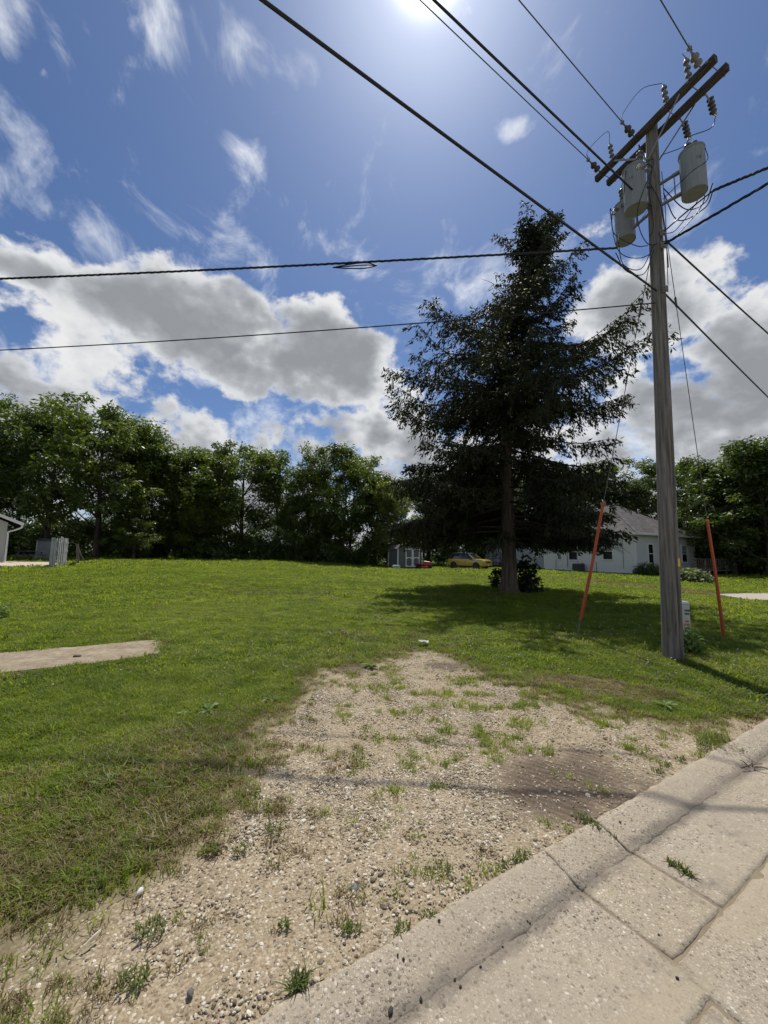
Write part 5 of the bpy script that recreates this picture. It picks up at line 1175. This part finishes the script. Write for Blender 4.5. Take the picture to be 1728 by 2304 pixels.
def rock(c, r, seed, flat=.55):
    q = np.random.default_rng(seed); n, k_ = 10, 7; V = []
    for i in range(1, k_):
        a = math.pi*i/k_
        for j in range(n):
            b = 2*math.pi*j/n; d = np.array([math.sin(a)*math.cos(b), math.sin(a)*math.sin(b)*.75, math.cos(a)*flat]); V.append(d)
    V = np.array(V + [[0, 0, flat], [0, 0, -flat]]); V *= (1 + .22*vnoise(V[:, 0]*1.7 + seed, V[:, 1]*1.7 + V[:, 2]*2.3, seed, 3))[:, None]*r
    rot = np.array(Matrix.Rotation(q.uniform(0, 6.28), 3, 'Z')); V = V @ rot.T
    f = [(i*n + j, (i + 1)*n + j, (i + 1)*n + (j + 1) % n, i*n + (j + 1) % n) for i in range(k_ - 2) for j in range(n)]; T_, B_ = len(V) - 2, len(V) - 1
    f += [(T_, j, (j + 1) % n) for j in range(n)] + [(B_, (k_ - 2)*n + (j + 1) % n, (k_ - 2)*n + j) for j in range(n)]
    m = MB(); m.add(V + np.asarray(c) + [0, 0, r*flat*.55], f); return m
def stone(px, r, seed, col, label, name='stone', cat='stone', group=None, flat=.55, z=None):
    s_, t_ = st(*at_z(*px, 0)[:2]); zz_ = z if z is not None else (float(zcurb(np.array(t_))) if 0 < t_ < .213 else float(zroad(t_)) if t_ >= .213 else -.008)
    p = at_z(*px, zz_); o = rock(p, r, seed, flat).build(name, plain('stone_%02x%02x%02x' % tuple(int(255*q) for q in col), col, .8, 0, .25, 30), None, True, loc=p); tag(o, label, cat, group); return o
stone((174, 1477), .055, 1, (.10, .075, .06), 'dark brown lump lying on the old concrete strip in the lawn', flat=.35, z=.012)
stone((315, 2009), .019, 2, (.70, .68, .62), 'white rounded stone at the edge of the dry grass', flat=.7)
stone((797, 1998), .024, 3, (.16, .17, .18), 'flat blue grey stone in the gravel', flat=.3)
stone((925, 1993), .016, 4, (.55, .50, .40), 'cream stone in the gravel near the kerb tuft', flat=.5)
stone((428, 2238), .017, 5, (.12, .115, .11), 'dark stone pair member near the bottom of the gravel', flat=.7)
for i, (a, b, r) in enumerate([(879, 2279, .014), (908, 2160, .007), (947, 2250, .008), (1023, 2206, .006), (1036, 2222, .0065), (1081, 2177, .0065), (1131, 2131, .005), (1187, 2074, .006), (1192, 2078, .005), (1198, 2050, .005), (1395, 1851, .009), (1524, 2202, .007), (1482, 2104, .005), (988, 2072, .007), (895, 2150, .006), (1152, 2025, .005)]):
    tq = st(*at_z(a, b, 0)[:2])[1]; stone((a, b), r, 40 + i, (.035, .030, .028), {879: 'largest black pebble, on the kerb at the bottom of the picture', 1395: 'dark pebble on the kerb below the grass filled joint', 1524: 'dark pebble alone on the street slab at lower right', 1482: 'tiny dark pebble on the narrow street slab between the joints'}.get(a, 'small dark pebble lying loose on the kerb' if tq < .2 else 'small dark pebble lying loose in the gutter'), 'loose_pebble', 'pebble', 'dark pebbles on the kerb' if tq < .2 else 'dark pebbles in the gutter', .7)
# stick, litter, twig
def stick(name, pts, r, mat, label, cat):
    m = MB(); m.tube(spline(pts, 12), r, 6); o = m.build(name, mat, None, True, loc=pts[0]); return tag(o, label, cat)
p0, p1 = at_z(190, 2128, .01), at_z(226, 2094, .02); stick('stick', [p0, (p0 + p1)/2 + [0, 0, .004], p1], np.linspace(.0035, .006, 12), plain('pale_wood', (.62, .56, .46), .8), 'pale dry stick lying in the dry grass', 'stick')
c = at_z(953, 1446, .05); m = MB(); q = np.random.default_rng(4); k_ = 5; gx_, gy_ = np.meshgrid(np.linspace(-.09, .09, k_), np.linspace(-.05, .05, k_)); V = np.stack([gx_ + q.normal(0, .012, gx_.shape), gy_ + q.normal(0, .012, gx_.shape), q.uniform(0, .05, gx_.shape)], -1).reshape(-1, 3) + c; ids = np.arange(k_*k_).reshape(k_, k_); m.add(V, [(ids[i, j], ids[i, j + 1], ids[i + 1, j + 1], ids[i + 1, j]) for i in range(k_ - 1) for j in range(k_ - 1)])
o = m.build('litter', plain('paper_white', (.75, .75, .72), .8), None, loc=c); o.modifiers.new('thick', 'SOLIDIFY').thickness = .003; tag(o, 'scrap of crumpled white paper on the thin grass above the gravel', 'litter')
c = at_z(1694, 1729, -.03); tw = thing('twig', 'small forked brown twig lying on the street', 'twig', c); MTW = plain('twig_brown', (.10, .065, .04), .9)
for a, b in (((-.10, -.01, .008), (.10, .03, .02)), ((.0, .0, .012), (.06, .07, .03)), ((-.03, 0, .01), (-.05, .06, .035)), ((.02, .0, .012), (.10, -.05, .012))):
    m = MB(); m.tube(spline([c + a, c + (np.array(a) + b)/2 + [0, 0, .01], c + b], 6), np.linspace(.006, .002, 6), 5); m.build('branchlet', MTW, tw)
# ------------------------------------------------------------------ grass tufts at the kerb and in the joints
MTF = grassmat('tuft_grass', ((.08, .115, .03), (.14, .18, .05), (.20, .23, .07), (.30, .28, .13)), .5)
def tuft(px, r, h, n, seed, label, ang=None, asp=1.0, z=0.0):
    p = at_z(*px, z); q = np.random.default_rng(seed); V = []; Fc = []
    for i in range(n):
        a = q.uniform(0, 6.28); rr = r*math.sqrt(q.random()); bx_, by_ = rr*math.cos(a), rr*math.sin(a)*asp
        if ang is not None: ca, sa = math.cos(ang), math.sin(ang); bx_, by_ = bx_*ca - by_*sa, bx_*sa + by_*ca
        b = q.uniform(0, 6.28); hh = h*q.uniform(.4, 1.1); ln = hh*q.uniform(.2, 1.5); ww = q.uniform(.0022, .0042); cx, sx = math.cos(b), math.sin(b); ox, oy = -sx*ww, cx*ww; k_ = len(V)
        for u_, wq in ((0, 1), (.4, .9), (.75, .6), (1, .05)):
            w_ = hh*(u_ - .35*u_*u_*ln/hh); V += [(bx_ + cx*ln*u_**1.6 - ox*wq, by_ + sx*ln*u_**1.6 - oy*wq, w_), (bx_ + cx*ln*u_**1.6 + ox*wq, by_ + sx*ln*u_**1.6 + oy*wq, w_)]
        Fc += [(k_ + 2*j, k_ + 2*j + 1, k_ + 2*j + 3, k_ + 2*j + 2) for j in range(3)]
    m = MB(); m.add(np.array(V) + p, Fc); o = m.build('grass_tuft', MTF, None, loc=p); return tag(o, label, 'grass tuft', 'grass tufts along the kerb')
ka = math.atan2(ES[1], ES[0]); kb = math.atan2(ET[1], ET[0])
for px, r, h, n, lab, ang, asp, z_ in [
    ((1322, 1848), .10, .06, 150, 'grass tuft filling the kerb joint in the middle of the kerb', kb, .35, .0), ((1372, 1878), .05, .04, 40, 'thin grass strand running down the kerb joint', kb, .2, -.02),
    ((1532, 1957), .075, .07, 110, 'grass tuft growing in the crack of the street slab', kb, .35, -.045), ((1175, 1925), .09, .06, 90, 'low grass tuft behind the kerb left of the first joint', ka, .5, 0), ((1140, 1945), .06, .05, 40, 'sparse grass wisp behind the kerb beside the low tuft', ka, .5, 0),
    ((672, 2215), .045, .085, 110, 'grass tuft leaning over the kerb at the bottom of the picture', ka, .7, 0), ((1480, 1735), .07, .05, 60, 'grass tuft behind the kerb, first of the right hand trio', ka, .6, 0), ((1497, 1722), .07, .05, 70, 'grass tuft behind the kerb, middle of the right hand trio', ka, .6, 0), ((1530, 1708), .07, .05, 70, 'grass tuft behind the kerb, last of the right hand trio', ka, .6, 0),
    ((1600, 1672), .22, .12, 260, 'tall pale grass clump behind the kerb near the right edge', ka, .5, 0), ((1640, 1680), .14, .04, 60, 'grass runner creeping across the far kerb joint', kb, .25, -.01), ((905, 2090), .05, .05, 50, 'small grass tuft at the back of the kerb in the lower middle', ka, .6, 0), ((965, 2062), .05, .04, 40, 'small grass wisp at the back of the kerb above the lower middle tuft', ka, .6, 0),
    ((475, 1910), .06, .07, 110, 'dark coarse grass tuft at the edge of the gravel', None, .7, 0), ((540, 1912), .04, .05, 60, 'small round grass tuft in the gravel right of the dark tuft', None, 1, 0), ((620, 1865), .07, .06, 80, 'yellowish grass tuft in the upper left gravel', None, .7, 0), ((640, 2085), .035, .05, 45, 'thin grass tuft in the gravel below the middle', None, 1, 0), ((790, 2090), .05, .04, 70, 'low dark grass patch in the gravel near the kerb', None, .6, 0), ((985, 1955), .09, .06, 90, 'sparse grass patch in the gravel near the kerb bend', None, .7, 0), ((300, 2205), .07, .06, 110, 'grass tuft at the lower left of the gravel', None, .8, 0), ((340, 2090), .08, .06, 100, 'grass tuft by the pale stick', None, .7, 0)]:
    tuft(px, r*.9, h*.62, int(n*.8), int(px[0]), lab, ang, asp, z_)
# ------------------------------------------------------------------ broadleaf weeds
MWE = leafmat('weed_leaf', ((.10, .17, .04), (.17, .25, .065), (.26, .34, .11)), .4, .5, .4)
def weed(px, r, n, seed, label, upright=.35, z=0.0):
    p = gp(*px); q = np.random.default_rng(seed); V = []; Fc = []
    for i in range(n):
        b = i*2.4 + q.normal(0, .3); L = r*q.uniform(.55, 1.1); el_ = q.uniform(.1, upright*2.2); cx, sx = math.cos(b), math.sin(b); wd = L*q.uniform(.22, .34); k_ = len(V); pts_ = []
        for u_, wq in ((0, .15), (.25, .7), (.5, 1), (.75, .75), (1, .08)):
            rr = L*u_*math.cos(el_*(1 - .4*u_)); zz_ = L*u_*math.sin(el_) - .25*L*u_*u_ + .012; wv = wd*wq*.5*(1 + .25*q.normal())
            V += [(cx*rr - sx*wv, sx*rr + cx*wv, zz_ + wv*.25), (cx*rr, sx*rr, zz_ - .004), (cx*rr + sx*wv, sx*rr - cx*wv, zz_ + wv*.25)]
        for j in range(4): Fc += [(k_ + 3*j, k_ + 3*j + 1, k_ + 3*j + 4, k_ + 3*j + 3), (k_ + 3*j + 1, k_ + 3*j + 2, k_ + 3*j + 5, k_ + 3*j + 4)]
    m = MB(); m.add(np.array(V) + p, Fc); o = m.build('broadleaf_weed', MWE, None, loc=p); return tag(o, label, 'weed', 'broadleaf weeds in the lawn')
for px, r, n, lab in [((470, 1602), .15, 16, 'pale leafy weed in the lawn left of the gravel top'), ((415, 1612), .10, 10, 'smaller weed beside the pale leafy weed'), ((318, 1722), .10, 14, 'grey green weed between the dry grass and the green lawn'), ((232, 1772), .11, 16, 'leafy weed in the dry grass nearest the left edge'), ((427, 1742), .085, 14, 'upright weed in the dry grass closest to the gravel'), ((512, 1690), .07, 9, 'small weed in the dry grass above the upright weed'), ((612, 1578), .12, 9, 'weed at the upper left rim of the gravel'), ((835, 1500), .16, 9, 'weed on the bare soil at the head of the gravel'), ((1497, 1590), .14, 8, 'weed in the grass left of the pole shadow')]:
    weed(px, r*1.0, n + 6, int(px[0]), lab)
# ------------------------------------------------------------------ shrubs
def shrub(name, c, size, n_c, n_l, leaf, mat, label, cat, seed, stems=6, group=None, elong=1.6):
    q = np.random.default_rng(seed); c = np.asarray(c, float); t = thing(name, label, cat, c, group); d = q.normal(size=(n_c, 3)); d /= np.linalg.norm(d, axis=1)[:, None]; d[:, 2] = np.abs(d[:, 2])
    cc = c + d*np.array(size)*(q.random(n_c)**.4)[:, None]; cc[:, 2] += .05
    v, f = leaves(cc, np.repeat([[.16*size[0] + .08]*3], n_c, 0), n_l, leaf, q, .4, elong); o = fast_mesh('foliage', v - c, f, mat, t)
    for i in range(stems):
        e = cc[q.integers(0, n_c)]; m = MB(); m.tube(spline([c - [0, 0, .03], (c + e)/2 + [0, 0, .05], e], 7), np.linspace(.014, .004, 7)*(1 + size[2]), 5); m.build('stem', MBARK, t)
    return t
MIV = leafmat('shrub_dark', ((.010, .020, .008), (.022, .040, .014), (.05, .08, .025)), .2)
c = gp(1187, 1334) ; shrub('leafy_shrub', c + [.0, .15, 0], (.62, .6, 1.5), 60, 26, .16, MIV, 'dark leafy shrub growing against the right side of the conifer trunk', 'shrub', 1)
c = gp(1120, 1324); shrub('leafy_shrub', c + [0, .1, 0], (.34, .4, 1.05), 20, 18, .15, MIV, 'thin leafy shrub at the left side of the conifer trunk', 'shrub', 2)
c = fr(-.5, .4, 0); c[2] = float(hgt(c[0], c[1])); shrub('leafy_shrub', c + [.0, -.4, 0], (1.25, .8, .95), 60, 26, .16, LEAF['dark'], 'dark round shrub at the near corner of the house', 'shrub', 3)
c = fr(-2.2, 2.4, 0); c[2] = float(hgt(c[0], c[1])); shrub('leafy_shrub', c, (.9, .7, .7), 36, 26, .16, LEAF['dark'], 'low dark shrub along the shaded house wall left of the pole', 'shrub', 4)
pq = gp(1572, 1312); MHO = leafmat('hosta_leaf', ((.10, .13, .07), (.20, .24, .13), (.34, .37, .24)), .3); shrub('hosta', pq + [0, .3, 0], (1.15, .7, .75), 60, 22, .24, MHO, 'pale leafy hosta in front of the wooden deck', 'plant', 5, 4)
c = gp(1556, 1470); shrub('pole_weed', c, (.16, .16, .42), 26, 18, .07, MWE, 'leafy weed growing at the foot of the telephone pedestal', 'weed', 6, 5)
c = gp(-4, 1395); shrub('lawn_weed', c, (.22, .2, .38), 20, 14, .08, MWE, 'tall leafy weed at the left edge of the lawn', 'weed', 7, 5)
c = gp(166, 1274); shrub('fence_weed', c, (.25, .25, .45), 16, 14, .10, LEAF['bright'], 'small bright weed at the foot of the fence boards', 'weed', 8, 4)
# thin service lines to the house
for (a, za), (b, zb), lab in (((1520, 1195), 34), ((1790, 1062), 24), 'thin grey service wire sloping across the dark trees at the right'), (((1530, 1190), 35), ((1800, 1150), 27), 'second thin grey wire lower across the dark trees at the right'):
    A_, B_ = at_y(*a, za), at_y(*b, zb); wire(lab, sag(A_, B_, 20, .12), .011, 5, MAL)
